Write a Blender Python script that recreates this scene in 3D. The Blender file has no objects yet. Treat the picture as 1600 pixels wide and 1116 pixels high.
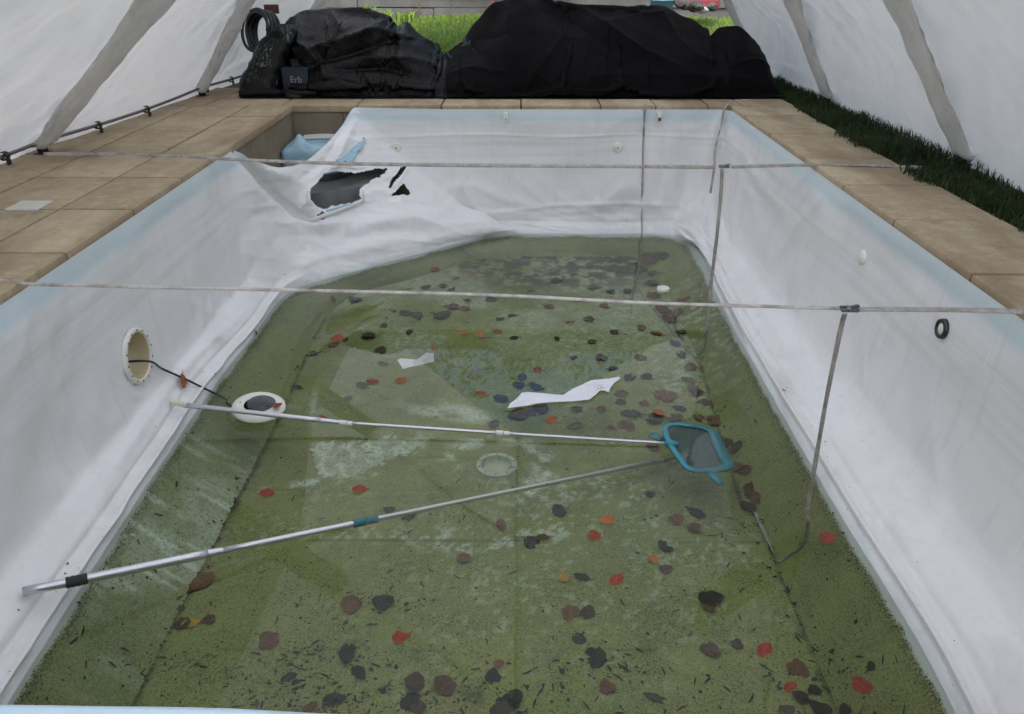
import bpy, bmesh, math, random
import numpy as np
from mathutils import Vector, Matrix, Euler
from mathutils.bvhtree import BVHTree

S = bpy.context.scene
COL = S.collection
random.seed(7)
RNG = np.random.default_rng(11)

# ------------------------------------------------------------------ camera, sky, sun, exposure
CAM_H, YAW, FOC, CX, CY = 1.06, 0.0079, 1250.0, 800.0, 558.0
PITCH = math.atan(624.0 / FOC)
cd = bpy.data.cameras.new('camera')
cd.sensor_width, cd.lens = 36.0, 36.0 * FOC / 1600.0
cd.clip_start, cd.clip_end = 0.02, 400.0
cam = bpy.data.objects.new('camera', cd)
COL.objects.link(cam)
cam.location = (0, 0, CAM_H)
cam.rotation_euler = (math.pi / 2 - PITCH, 0, YAW)
S.camera = cam

W_ = bpy.data.worlds.new('World')
S.world = W_
W_.use_nodes = True
nt = W_.node_tree
bg = nt.nodes['Background']
sky = nt.nodes.new('ShaderNodeTexSky')
sky.sky_type = 'NISHITA'
sky.sun_disc = False
sky.sun_elevation = math.radians(58)
sky.sun_rotation = math.radians(-165)
sky.air_density, sky.dust_density, sky.ozone_density = 1.0, 3.5, 1.0
nt.links.new(sky.outputs[0], bg.inputs[0])
bg.inputs[1].default_value = 0.11
sl = bpy.data.lights.new('sun', 'SUN')
sl.energy, sl.angle, sl.color = 0.7, math.radians(50), (1.0, 0.98, 0.95)
sun = bpy.data.objects.new('sun', sl)
COL.objects.link(sun)
sun.rotation_euler = (math.radians(32), 0, math.radians(180 + 165))
sun.location = (0, 0, 12)
S.view_settings.view_transform = 'Standard'
S.view_settings.look = 'None'
S.view_settings.exposure = 1.62
S.view_settings.gamma = 1.0
S.view_settings.use_curve_mapping = False
S.cycles.use_denoising = True
S.cycles.max_bounces = 10
S.cycles.diffuse_bounces = 6
S.cycles.transparent_max_bounces = 12
S.cycles.sample_clamp_indirect = 6.0

# ------------------------------------------------------------------ measuring: a pixel of the 1600 x 1116 photograph to a point of the place
CAMP = np.array([0, 0, CAM_H])
RM = np.array(Euler((math.pi / 2 - PITCH, 0, YAW)).to_matrix())
def ray(px, py):
    return RM @ np.array([px - CX, CY - py, -FOC])
def at_z(px, py, z):
    d = ray(px, py); return CAMP + d * ((z - CAM_H) / d[2])
def at_y(px, py, y):
    d = ray(px, py); return CAMP + d * (y / d[1])
def at_x(px, py, x):
    d = ray(px, py); return CAMP + d * (x / d[0])
def to_px(P):
    P = np.asarray(P, float)
    q = (P - CAMP) @ RM
    return np.stack([CX + FOC * q[..., 0] / -q[..., 2], CY - FOC * q[..., 1] / -q[..., 2]], -1)

# ------------------------------------------------------------------ numpy tools
def _hash(ix, iy, iz, seed):
    h = (ix.astype(np.int64) * 374761393 + iy.astype(np.int64) * 668265263 + iz.astype(np.int64) * 2147483647 + seed * 1274126177) & 0xffffffff
    h = ((h ^ (h >> 13)) * 1274126177) & 0xffffffff
    h = ((h ^ (h >> 16)) * 2246822519) & 0xffffffff
    return ((h ^ (h >> 15)) & 0xffff) / 32767.5 - 1.0
def vnoise(x, y, z=0.0, seed=0):
    x, y, z = np.broadcast_arrays(np.asarray(x, float), np.asarray(y, float), np.asarray(z, float))
    ix, iy, iz = np.floor(x), np.floor(y), np.floor(z)
    fx, fy, fz = x - ix, y - iy, z - iz
    sx, sy, sz = [f * f * f * (f * (f * 6 - 15) + 10) for f in (fx, fy, fz)]
    r = 0.0
    for a in (0, 1):
        for b in (0, 1):
            for c in (0, 1):
                w = (sx if a else 1 - sx) * (sy if b else 1 - sy) * (sz if c else 1 - sz)
                r = r + w * _hash(ix + a, iy + b, iz + c, seed)
    return r
def fbm(x, y, z=0.0, seed=0, octv=4, gain=0.5):
    r, a, f = 0.0, 1.0, 1.0
    for o in range(octv):
        r = r + a * vnoise(np.asarray(x) * f, np.asarray(y) * f, np.asarray(z) * f, seed + o * 17)
        a *= gain; f *= 2.03
    return r
def ridged(x, y, z=0.0, seed=0, octv=3, gain=0.5):
    r, a, f = 0.0, 1.0, 1.0
    for o in range(octv):
        r = r + a * (1 - np.abs(vnoise(np.asarray(x) * f, np.asarray(y) * f, np.asarray(z) * f, seed + o * 31)) * 2.0)
        a *= gain; f *= 2.1
    return r
def sstep(a, b, x):
    t = np.clip((np.asarray(x, float) - a) / (b - a), 0, 1); return t * t * (3 - 2 * t)
def gauss(x, c, s):
    return np.exp(-((np.asarray(x, float) - c) / s) ** 2)
def pchip(xs, ys, x):
    """monotone cubic through (xs, ys); ys may be (n, k)"""
    xs = np.asarray(xs, float); ys = np.asarray(ys, float)
    one = ys.ndim == 1
    if one: ys = ys[:, None]
    h = np.diff(xs)[:, None]; d = np.diff(ys, axis=0) / h
    m = np.zeros_like(ys)
    m[0], m[-1] = d[0], d[-1]
    if len(xs) > 2:
        p = d[:-1] * d[1:]
        w1, w2 = 2 * h[1:] + h[:-1], h[1:] + 2 * h[:-1]
        with np.errstate(divide='ignore', invalid='ignore'):
            mm = (w1 + w2) / (w1 / d[:-1] + w2 / d[1:])
        m[1:-1] = np.where(p > 0, mm, 0.0)
    x = np.asarray(x, float)
    i = np.clip(np.searchsorted(xs, x) - 1, 0, len(xs) - 2)
    hh = (xs[i + 1] - xs[i])[:, None]; t = ((x - xs[i])[:, None]) / hh
    r = ((1 + 2 * t) * (1 - t) ** 2) * ys[i] + (t * (1 - t) ** 2) * hh * m[i] + (t * t * (3 - 2 * t)) * ys[i + 1] + (t * t * (t - 1)) * hh * m[i + 1]
    return r[:, 0] if one else r
def catmull(P, n):
    P = np.asarray(P, float)
    seg = np.r_[0, np.cumsum(np.linalg.norm(np.diff(P, axis=0), axis=1) + 1e-9)]
    u = np.linspace(0, seg[-1], n)
    m = np.gradient(P, seg, axis=0) if len(P) > 2 else np.repeat((P[1:] - P[:1]) / seg[-1], 2, 0)
    i = np.clip(np.searchsorted(seg, u) - 1, 0, len(P) - 2)
    h = (seg[i + 1] - seg[i])[:, None]; t = (u - seg[i])[:, None] / h
    return ((1 + 2 * t) * (1 - t) ** 2) * P[i] + t * (1 - t) ** 2 * h * m[i] + t * t * (3 - 2 * t) * P[i + 1] + t * t * (t - 1) * h * m[i + 1]
def in_poly(px, poly):
    x, y = px[..., 0], px[..., 1]
    r = np.zeros(x.shape, bool); n = len(poly)
    for k in range(n):
        x0, y0 = poly[k]; x1, y1 = poly[(k + 1) % n]
        c = ((y0 > y) != (y1 > y))
        if y1 != y0:
            r ^= c & (x < (x1 - x0) * (y - y0) / (y1 - y0) + x0)
    return r
def grid_normals(G):
    du, dv = np.gradient(G, axis=0), np.gradient(G, axis=1)
    n = np.cross(du, dv); return n / (np.linalg.norm(n, axis=2, keepdims=True) + 1e-12)

# ------------------------------------------------------------------ mesh and object tools
def mesh_obj(name, V, F, mat=None, parent=None, smooth=True):
    me = bpy.data.meshes.new(name)
    me.from_pydata([tuple(map(float, v)) for v in V] if not isinstance(V, np.ndarray) else V.reshape(-1, 3).tolist(), [], F if isinstance(F, list) else F.tolist())
    if smooth: me.polygons.foreach_set('use_smooth', [True] * len(me.polygons))
    me.update()
    return link(name, me, mat, parent)
def link(name, me, mat=None, parent=None):
    o = bpy.data.objects.new(name, me); COL.objects.link(o)
    if mat is not None and not me.materials: me.materials.append(mat)
    if parent is not None:
        o.parent = parent
        if parent.get('_base') is not None: o.location = [-c for c in parent['_base']]
    return o
def thing(name, label=None, cat=None, base=None, group=None, kind=None):
    """an Empty at the thing's base; its meshes are given in place coordinates"""
    o = bpy.data.objects.new(name, None); COL.objects.link(o)
    o.empty_display_size = 0.05
    if base is not None:
        o.location = base; o['_base'] = [float(c) for c in base]
    return tag(o, label, cat, group, kind)
def tag(o, label=None, cat=None, group=None, kind=None):
    if label: o['label'] = label
    if cat: o['category'] = cat
    if group: o['group'] = group
    if kind: o['kind'] = kind
    return o
def grid_faces(nu, nv, keep=None, flip=False):
    i, j = np.meshgrid(np.arange(nu - 1), np.arange(nv - 1), indexing='ij')
    a = i * nv + j
    f = np.stack([a, a + 1, a + nv + 1, a + nv], -1)
    if flip: f = f[..., ::-1]
    f = f.reshape(-1, 4)
    return f if keep is None else f[keep.reshape(-1)]
class MB:
    """collects shapes into one mesh"""
    def __init__(s): s.v, s.f, s.n = [], [], 0
    def add(s, V, F):
        V = np.asarray(V, float).reshape(-1, 3)
        s.v.append(V); s.f += [[int(k) + s.n for k in f] for f in F]; s.n += len(V)
        return s
    def box(s, lo, hi, bev=0.0, M=None):
        bm = bmesh.new(); bmesh.ops.create_cube(bm, size=1)
        lo, hi = np.array(lo, float), np.array(hi, float)
        for v in bm.verts: v.co = Vector((lo + hi) / 2 + np.array(v.co) * (hi - lo))
        if bev: bmesh.ops.bevel(bm, geom=list(bm.edges), offset=bev, segments=2, affect='EDGES', profile=0.6)
        V = np.array([v.co for v in bm.verts]); bm.verts.index_update()
        F = [[v.index for v in f.verts] for f in bm.faces]; bm.free()
        if M is not None: V = V @ np.array(M)[:3, :3].T + np.array(M)[:3, 3]
        return s.add(V, F)
    def tube(s, P, r, seg=10, cap=True, flat=1.0, up=(0, 0, 1)):
        P = np.asarray(P, float); n = len(P)
        R = np.broadcast_to(np.asarray(r, float), (n,))
        T = np.gradient(P, axis=0); T /= np.linalg.norm(T, axis=1, keepdims=True) + 1e-12
        u = np.array(up, float)
        if abs(T[0] @ u) > 0.95: u = np.array([1.0, 0, 0])
        V = []
        A = np.cross(T[0], u); A /= np.linalg.norm(A)
        for k in range(n):
            A = A - T[k] * (A @ T[k]); A /= np.linalg.norm(A) + 1e-12
            B = np.cross(T[k], A)
            th = np.linspace(0, 2 * math.pi, seg, endpoint=False)
            V.append(P[k] + R[k] * (np.cos(th)[:, None] * A + flat * np.sin(th)[:, None] * B))
        F = [[k * seg + q, k * seg + (q + 1) % seg, (k + 1) * seg + (q + 1) % seg, (k + 1) * seg + q] for k in range(n - 1) for q in range(seg)]
        if cap: F += [list(range(seg))[::-1], [(n - 1) * seg + q for q in range(seg)]]
        return s.add(np.concatenate(V), F)
    def lathe(s, prof, M=None, seg=32, close=False):
        V = []; th = np.linspace(0, 2 * math.pi, seg, endpoint=False)
        for r, z in prof: V.append(np.stack([r * np.cos(th), r * np.sin(th), np.full(seg, z)], -1))
        n = len(prof)
        F = [[k * seg + q, k * seg + (q + 1) % seg, (k + 1) * seg + (q + 1) % seg, (k + 1) * seg + q] for k in range(n - 1) for q in range(seg)]
        if close: F += [[(n - 1) * seg + q for q in range(seg)]]
        V = np.concatenate(V)
        if M is not None: V = V @ np.array(M)[:3, :3].T + np.array(M)[:3, 3]
        return s.add(V, F)
    def build(s, name, mat=None, parent=None, smooth=True):
        o = mesh_obj(name, np.concatenate(s.v), s.f, mat, parent, smooth)
        return o
def flat_shade(o, ang=35):
    o.data.set_sharp_from_angle(angle=math.radians(ang)) if hasattr(o.data, 'set_sharp_from_angle') else None
    return o
def ribbon(P, w, side, thick=0.0015):
    """a flat band along P, w wide along the directions side"""
    P = np.asarray(P, float); n = len(P)
    side = np.broadcast_to(np.asarray(side, float), (n, 3)); w = np.broadcast_to(np.asarray(w, float), (n,))[:, None]
    T = np.gradient(P, axis=0); T /= np.linalg.norm(T, axis=1, keepdims=True) + 1e-12
    A = side - T * np.sum(side * T, 1, keepdims=True); A /= np.linalg.norm(A, axis=1, keepdims=True) + 1e-12
    N = np.cross(T, A) * thick / 2
    V = np.stack([P - A * w / 2 + N, P + A * w / 2 + N, P + A * w / 2 - N, P - A * w / 2 - N], 1).reshape(-1, 3)
    F = [[k * 4 + q, k * 4 + (q + 1) % 4, k * 4 + 4 + (q + 1) % 4, k * 4 + 4 + q] for k in range(n - 1) for q in range(4)]
    F += [[3, 2, 1, 0], [(n - 1) * 4 + q for q in range(4)]]
    return V, F

# ------------------------------------------------------------------ material tools
class NT:
    def __init__(s, name):
        s.m = bpy.data.materials.new(name); s.m.use_nodes = True
        s.t = s.m.node_tree; s.p = s.t.nodes['Principled BSDF']; s.out = s.t.nodes['Material Output']
    def n(s, t, **kw):
        x = s.t.nodes.new('ShaderNode' + t)
        for k, v in kw.items():
            setattr(x, k, v)
        return x
    def L(s, a, b): s.t.links.new(a, b)
    def put(s, sock, v):
        if isinstance(v, bpy.types.NodeSocket): s.L(v, sock)
        elif v is not None: sock.default_value = v if not isinstance(v, tuple) or len(v) == 4 or sock.type != 'RGBA' else (*v, 1)
    def pos(s): return s.n('NewGeometry').outputs['Position']
    def obj(s): return s.n('TexCoord').outputs['Object']
    def scale(s, vec, sc):
        x = s.n('VectorMath', operation='MULTIPLY'); s.L(vec, x.inputs[0]); x.inputs[1].default_value = sc; return x.outputs[0]
    def noise(s, vec, sc, det=4, rough=0.55, dist=0.0, out='Fac'):
        x = s.n('TexNoise'); s.L(vec, x.inputs['Vector'])
        x.inputs['Scale'].default_value = sc; x.inputs['Detail'].default_value = det
        x.inputs['Roughness'].default_value = rough; x.inputs['Distortion'].default_value = dist
        return x.outputs[out]
    def vor(s, vec, sc, feature='F1', out='Distance', rnd=1.0):
        x = s.n('TexVoronoi', feature=feature); s.L(vec, x.inputs['Vector']); x.inputs['Scale'].default_value = sc
        x.inputs['Randomness'].default_value = rnd
        return x.outputs[out]
    def ramp(s, f, *stops):
        x = s.n('ValToRGB'); s.put(x.inputs[0], f); e = x.color_ramp.elements
        while len(e) < len(stops): e.new(0.5)
        for k, (p, c) in enumerate(stops):
            e[k].position = p; e[k].color = (*c, 1) if isinstance(c, tuple) else (c, c, c, 1)
        return x.outputs[0]
    def mr(s, f, a, b, c=0.0, d=1.0):
        x = s.n('MapRange', clamp=True); s.put(x.inputs[0], f)
        for k, v in enumerate((a, b, c, d)): x.inputs[k + 1].default_value = v
        return x.outputs[0]
    def mix(s, f, a, b, mode='MIX'):
        x = s.n('Mix', data_type='RGBA', blend_type=mode)
        s.put(x.inputs[0], f)
        for k, v in ((6, a), (7, b)):
            if isinstance(v, tuple): x.inputs[k].default_value = (*v, 1)
            else: s.put(x.inputs[k], v)
        return x.outputs[2]
    def math(s, op, a, b=None, c=None):
        x = s.n('Math', operation=op); s.put(x.inputs[0], a)
        if b is not None: s.put(x.inputs[1], b)
        if c is not None: s.put(x.inputs[2], c)
        return x.outputs[0]
    def sep(s, v):
        x = s.n('SeparateXYZ'); s.L(v, x.inputs[0]); return x.outputs
    def attr(s, name):
        return s.n('Attribute', attribute_name=name).outputs['Fac']
    def bump(s, h, d=0.005, st=1.0, normal=None):
        x = s.n('Bump'); x.inputs['Strength'].default_value = st; x.inputs['Distance'].default_value = d
        s.L(h, x.inputs['Height'])
        if normal is not None: s.L(normal, x.inputs['Normal'])
        return x.outputs[0]
    def set(s, color=None, rough=None, metal=None, normal=None, spec=None, **kw):
        if color is not None: s.put(s.p.inputs['Base Color'], (*color, 1) if isinstance(color, tuple) else color)
        if rough is not None: s.put(s.p.inputs['Roughness'], rough)
        if metal is not None: s.put(s.p.inputs['Metallic'], metal)
        if normal is not None: s.L(normal, s.p.inputs['Normal'])
        if spec is not None: s.put(s.p.inputs['Specular IOR Level'], spec)
        return s.m
def plain(name, color, rough=0.5, metal=0.0, var=0.15, sc=40.0, bump=0.0, spec=None):
    k = NT(name); v = k.obj(); f = k.noise(v, sc, 4)
    c = k.mix(f, tuple(x * (1 - var) for x in color), tuple(min(1, x * (1 + var)) for x in color))
    nm = k.bump(f, 0.002, bump) if bump else None
    return k.set(c, k.mr(k.noise(v, sc * 0.4, 3), 0.3, 0.7, rough * 0.85, min(1, rough * 1.15)), metal, nm, spec)

# ------------------------------------------------------------------ materials of the setting
def algae(k, pos, pale, dark=None):
    """green film on the liner under water: colour and bump height"""
    big = k.noise(pos, 1.6, 4, 0.6)
    mid = k.noise(pos, 9.0, 5, 0.65)
    fine = k.noise(pos, 110.0, 4, 0.75)
    c = k.mix(k.mr(big, 0.35, 0.66), (0.235, 0.256, 0.072), (0.160, 0.204, 0.070))
    c = k.mix(k.mr(mid, 0.45, 0.75, 0, 0.55), c, (0.120, 0.140, 0.048))
    c = k.mix(k.mr(fine, 0.44, 0.58, 0.0, 0.65), c, (0.290, 0.305, 0.145))
    # gritty dark specks
    sp = k.noise(pos, 150.0, 2, 0.5); dens = k.noise(pos, 5.0, 3, 0.6)
    thr = k.math('SUBTRACT', sp, k.mr(dens, 0.3, 0.75, 0.10, -0.05))
    c = k.mix(k.mr(thr, 0.50, 0.57, 0.0, 0.52), c, (0.045, 0.052, 0.022))
    # scuffed places where the film is gone, and the paler far floor
    br = k.noise(pos, 55.0, 5, 0.75)
    pm = k.math('MULTIPLY', pale, k.mr(br, 0.36, 0.54, 0.25, 1.0))
    c = k.mix(pm, c, (0.56, 0.64, 0.56))
    if dark is not None:
        c = k.mix(dark, c, (0.035, 0.04, 0.02))
        c = k.mix(k.math('MULTIPLY', k.attr('silt'), k.mr(mid, 0.25, 0.6, 0.7, 1.0)), c, (0.048, 0.040, 0.034))
    return c, fine
def liner_mat():
    k = NT('pool_liner_vinyl'); pos = k.pos(); z = k.sep(pos)[2]
    wob = k.noise(pos, 3.0, 4)
    zz = k.math('ADD', z, k.math('MULTIPLY', k.math('SUBTRACT', wob, 0.5), 0.06))
    white = k.mix(k.noise(pos, 2.2, 5, 0.6), (0.70, 0.695, 0.70), (0.79, 0.785, 0.785))
    # faint runs down the sheet and tide lines along it
    runs = k.noise(k.scale(pos, (22, 22, 0.7)), 1.0, 4, 0.6)
    white = k.mix(k.mr(runs, 0.56, 0.74, 0, 0.42), white, (0.60, 0.60, 0.605))
    hair = k.noise(k.scale(pos, (60, 60, 1.1)), 1.0, 3, 0.6)
    white = k.mix(k.mr(hair, 0.66, 0.74, 0, 0.65), white, (0.88, 0.89, 0.90))
    scum = k.noise(k.scale(pos, (2.5, 2.5, 9)), 1.0, 6, 0.7)
    white = k.mix(k.math('MULTIPLY', k.mr(scum, 0.50, 0.72, 0, 0.5), k.mr(z, -0.70, -0.97)), white, (0.50, 0.49, 0.46))
    tide = k.noise(k.scale(pos, (0.7, 0.7, 22)), 1.0, 4, 0.65)
    tz = k.math('MULTIPLY', k.mr(z, -0.62, -0.30, 0, 1), k.mr(z, -0.10, -0.24, 0, 1))
    white = k.mix(k.math('MULTIPLY', k.mr(tide, 0.42, 0.74, 0, 0.50), tz), white, (0.50, 0.495, 0.49))
    grime = k.noise(pos, 7.0, 6, 0.7)
    white = k.mix(k.mr(grime, 0.58, 0.80, 0, 0.30), white, (0.56, 0.54, 0.50))
    dots = k.vor(pos, 34.0); sel = k.noise(pos, 11.0, 2)
    white = k.mix(k.math('MULTIPLY', k.mr(dots, 0.085, 0.05, 0, 0.7), k.mr(sel, 0.62, 0.68)), white, (0.10, 0.09, 0.08))
    # printed blue band at the rim, darkest along its lower edge
    band = k.ramp(k.mr(zz, -0.20, 0.0), (0.0, 0.0), (0.30, 0.12), (0.50, 0.66), (0.70, 0.50), (1.0, 0.38))
    c = k.mix(band, white, k.mix(k.noise(pos, 4, 3), (0.36, 0.53, 0.59), (0.47, 0.62, 0.68)))
    # foot shifted towards grey-blue, then film and silt under the water line
    c = k.mix(k.mr(zz, -0.955, -0.995, 0, 0.50), c, (0.42, 0.50, 0.53))
    al, fine = algae(k, pos, k.attr('pale'))
    e = k.math('ADD', z, k.math('MULTIPLY', k.math('SUBTRACT', k.noise(pos, 28.0, 5, 0.75), 0.5), 0.012))
    e = k.math('ADD', e, k.math('MULTIPLY', k.math('SUBTRACT', k.noise(pos, 4.0, 3, 0.6), 0.5), 0.034))
    c = k.mix(k.mr(e, -1.014, -1.024), c, al)
    silt = k.math('MULTIPLY', k.mr(e, -1.012, -1.018), k.mr(e, -1.055, -1.028))
    si = k.math('MULTIPLY', silt, k.mr(k.noise(pos, 130.0, 3, 0.6), 0.50, 0.56))
    c = k.mix(k.math('MULTIPLY', si, 0.85), c, (0.05, 0.042, 0.02))
    nm = k.bump(k.noise(pos, 30.0, 4, 0.6), 0.003, 0.25)
    return k.set(c, k.mr(grime, 0.3, 0.8, 0.36, 0.58), 0.0, nm, 0.35)
def floor_mat():
    k = NT('pool_floor_vinyl'); pos = k.pos()
    c, fine = algae(k, pos, k.attr('pale'), k.attr('dark'))
    return k.set(c, 0.75, 0.0, k.bump(fine, 0.002, 0.4), 0.2)
def water_mat():
    k = NT('pool_water'); pos = k.pos()
    h = k.noise(k.scale(pos, (1, 1, 1)), 2.5, 2, 0.5)
    nm = k.bump(h, 0.004, 0.10)
    fr = k.n('Fresnel'); fr.inputs['IOR'].default_value = 1.333; k.L(nm, fr.inputs['Normal'])
    tr = k.n('BsdfTransparent'); tr.inputs[0].default_value = (0.93, 0.955, 0.90, 1)
    gl = k.n('BsdfGlossy'); gl.inputs['Roughness'].default_value = 0.02; k.L(nm, gl.inputs['Normal'])
    gl.inputs[0].default_value = (1, 1, 1, 1)
    di = k.n('BsdfDiffuse'); di.inputs[0].default_value = (0.24, 0.29, 0.20, 1)      # fine matter in the water
    m0 = k.n('MixShader'); m0.inputs[0].default_value = 0.012; k.L(tr.outputs[0], m0.inputs[1]); k.L(di.outputs[0], m0.inputs[2])
    mx = k.n('MixShader'); k.L(fr.outputs[0], mx.inputs[0]); k.L(m0.outputs[0], mx.inputs[1]); k.L(gl.outputs[0], mx.inputs[2])
    k.L(mx.outputs[0], k.out.inputs[0])
    return k.m
def slab_mat():
    k = NT('sandstone_slab'); v = k.obj(); pos = k.pos()
    big = k.noise(pos, 2.6, 5, 0.6); mid = k.noise(pos, 14.0, 5, 0.7); fine = k.noise(pos, 160.0, 3, 0.7)
    rnd = k.n('ObjectInfo').outputs['Random']
    c = k.mix(rnd, (0.385, 0.310, 0.195), (0.520, 0.440, 0.300))
    c = k.mix(k.mr(big, 0.40, 0.70, 0, 0.55), c, (0.27, 0.20, 0.125))
    c = k.mix(k.mr(mid, 0.48, 0.72, 0, 0.6), c, (0.56, 0.49, 0.37))
    c = k.mix(k.mr(fine, 0.46, 0.72, 0, 0.5), c, (0.20, 0.155, 0.10))
    lich = k.noise(pos, 5.5, 6, 0.75)
    c = k.mix(k.mr(lich, 0.54, 0.70, 0, 0.6), c, (0.17, 0.15, 0.075))
    wet = k.noise(k.scale(pos, (2.4, 0.6, 1)), 1.0, 4, 0.6)
    c = k.mix(k.mr(wet, 0.47, 0.66, 0, 0.72), c, (0.205, 0.135, 0.078))
    h = k.math('ADD', k.math('MULTIPLY', mid, 0.6), k.math('MULTIPLY', fine, 0.4))
    return k.set(c, k.mr(wet, 0.45, 0.75, 0.85, 0.5), 0.0, k.bump(h, 0.004, 0.5), 0.3)
def concrete_mat(name, a, b, sc=3.0):
    k = NT(name); pos = k.pos()
    big = k.noise(pos, sc, 5, 0.65); fine = k.noise(pos, 120.0, 3, 0.7)
    st = k.noise(k.scale(pos, (9, 9, 0.9)), 1.0, 4, 0.6)
    c = k.mix(k.mr(big, 0.35, 0.7), a, b)
    c = k.mix(k.mr(st, 0.5, 0.75, 0, 0.5), c, tuple(x * 0.55 for x in a))
    c = k.mix(k.mr(fine, 0.5, 0.75, 0, 0.4), c, tuple(x * 0.6 for x in b))
    return k.set(c, 0.85, 0.0, k.bump(fine, 0.002, 0.5), 0.2)
def cloth_mat(name, col, trans, dirt, sc=5.0):
    k = NT(name); pos = k.pos()
    big = k.noise(pos, sc, 5, 0.62)
    weave = k.noise(k.scale(pos, (1, 1, 6)), 260.0, 2, 0.5)
    c = k.mix(k.mr(big, 0.42, 0.75, 0, 0.45), col, dirt)
    st = k.noise(k.scale(pos, (6, 6, 1.0)), 1.0, 5, 0.65)
    c = k.mix(k.mr(st, 0.5, 0.8, 0, 0.35), c, dirt)
    nm = k.bump(k.noise(pos, 60.0, 5, 0.7), 0.004, 0.5)
    nm = k.bump(weave, 0.0006, 0.3, nm)
    di = k.n('BsdfDiffuse'); k.L(c, di.inputs[0]); k.L(nm, di.inputs['Normal'])
    tl = k.n('BsdfTranslucent'); k.L(c, tl.inputs[0]); k.L(nm, tl.inputs['Normal'])
    mx = k.n('MixShader'); mx.inputs[0].default_value = trans
    k.L(di.outputs[0], mx.inputs[1]); k.L(tl.outputs[0], mx.inputs[2]); k.L(mx.outputs[0], k.out.inputs[0])
    return k.m
def soil_mat():
    k = NT('lawn_ground'); pos = k.pos()
    a = k.noise(pos, 3.0, 5, 0.6); b = k.noise(pos, 40.0, 4, 0.7)
    c = k.mix(a, (0.07, 0.11, 0.028), (0.10, 0.15, 0.04))
    c = k.mix(k.mr(b, 0.5, 0.7, 0, 0.7), c, (0.05, 0.04, 0.022))
    return k.set(c, 0.95, 0.0, k.bump(b, 0.02, 0.8))
def grass_mat(name, a, b, dry):
    k = NT(name)
    pos = k.pos(); r = k.noise(pos, 35.0, 3); r2 = k.noise(pos, 4.0, 3)
    c = k.mix(k.mr(r, 0.3, 0.7), a, b); c = k.mix(k.mr(r2, 0.5, 0.75, 0, 0.5), c, dry)
    k.set(c, 0.55, 0.0, None, 0.3)
    tl = k.n('BsdfTranslucent'); k.L(c, tl.inputs[0])
    mx = k.n('MixShader'); mx.inputs[0].default_value = 0.3
    k.L(k.p.outputs[0], mx.inputs[1]); k.L(tl.outputs[0], mx.inputs[2]); k.L(mx.outputs[0], k.out.inputs[0])
    return k.m
M_LINER, M_FLOOR, M_WATER, M_SLAB = liner_mat(), floor_mat(), water_mat(), slab_mat()
M_WALL = concrete_mat('pool_wall_render', (0.20, 0.165, 0.115), (0.26, 0.225, 0.165))
M_STEP = concrete_mat('step_underlay_felt', (0.20, 0.20, 0.205), (0.26, 0.26, 0.26), 8.0)
M_TENT = cloth_mat('tent_sheet_cloth', (0.74, 0.74, 0.735), 0.24, (0.66, 0.65, 0.62))
M_ROOF = cloth_mat('thin_roof_cloth', (0.86, 0.86, 0.86), 0.62, (0.78, 0.77, 0.75))
M_SLEEVE = cloth_mat('pole_sleeve_cloth', (0.82, 0.815, 0.80), 0.50, (0.58, 0.57, 0.54), 9.0)
M_SOIL = soil_mat()
M_LAWN = grass_mat('lawn_blade', (0.20, 0.34, 0.05), (0.30, 0.44, 0.09), (0.42, 0.45, 0.16))
M_DARKGRASS = grass_mat('dark_verge_blade', (0.020, 0.038, 0.011), (0.036, 0.058, 0.018), (0.08, 0.08, 0.035))  # verge grass, a much darker green than the lawn
M_BLACKPIPE = plain('black_plastic', (0.018, 0.018, 0.02), 0.4, 0, 0.3, 60)
M_WHITEPL = plain('white_plastic', (0.74, 0.72, 0.67), 0.4, 0, 0.08, 30)
M_STEEL = plain('grey_steel', (0.22, 0.22, 0.24), 0.4, 0.8, 0.2, 80)
M_ALU = plain('brushed_aluminium', (0.62, 0.62, 0.66), 0.32, 0.85, 0.08, 120)

# ------------------------------------------------------------------ the pool: sizes
XL, XR, YB, YN = -1.81, 1.695, 6.63, 0.88      # inner edges of the coping
WZ = -1.0                                       # water level
FOCAL_FAR = 6.35
def floor_z(y): return -1.25 + 0.115 * sstep(2.4, 6.2, y)

def world_list(pxs, z):
    return np.array([at_z(x, y, z) for x, y in pxs])
# water line and floor edge measured along both sides
WL = world_list([(12, 1102), (116, 932), (188, 829), (235, 750), (313, 632), (373, 550), (401, 518), (434, 469), (448, 459)], WZ)
WR = world_list([(1492, 1116), (1445, 1017), (1401, 945), (1357, 876), (1291, 766), (1225, 651), (1178, 566), (1131, 485), (1111, 441)], WZ)
FLp = [(213, 1092), (267, 982), (301, 917), (345, 829), (376, 772), (392, 745), (433, 660), (470, 576), (499, 512)]
FRp = [(1269, 1017), (1247, 960), (1213, 882), (1181, 807), (1159, 790), (1116, 643), (1095, 570), (1060, 525)]
def floor_at(px, py):
    z = -1.25
    for _ in range(6):
        p = at_z(px, py, z); z = float(floor_z(p[1]))
    return p
FL = np.array([floor_at(*p) for p in FLp]); FR = np.array([floor_at(*p) for p in FRp])
def along(L, y, k=0):
    o = np.argsort(L[:, 1]); return np.interp(y, L[o, 1], L[o, k])

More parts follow.
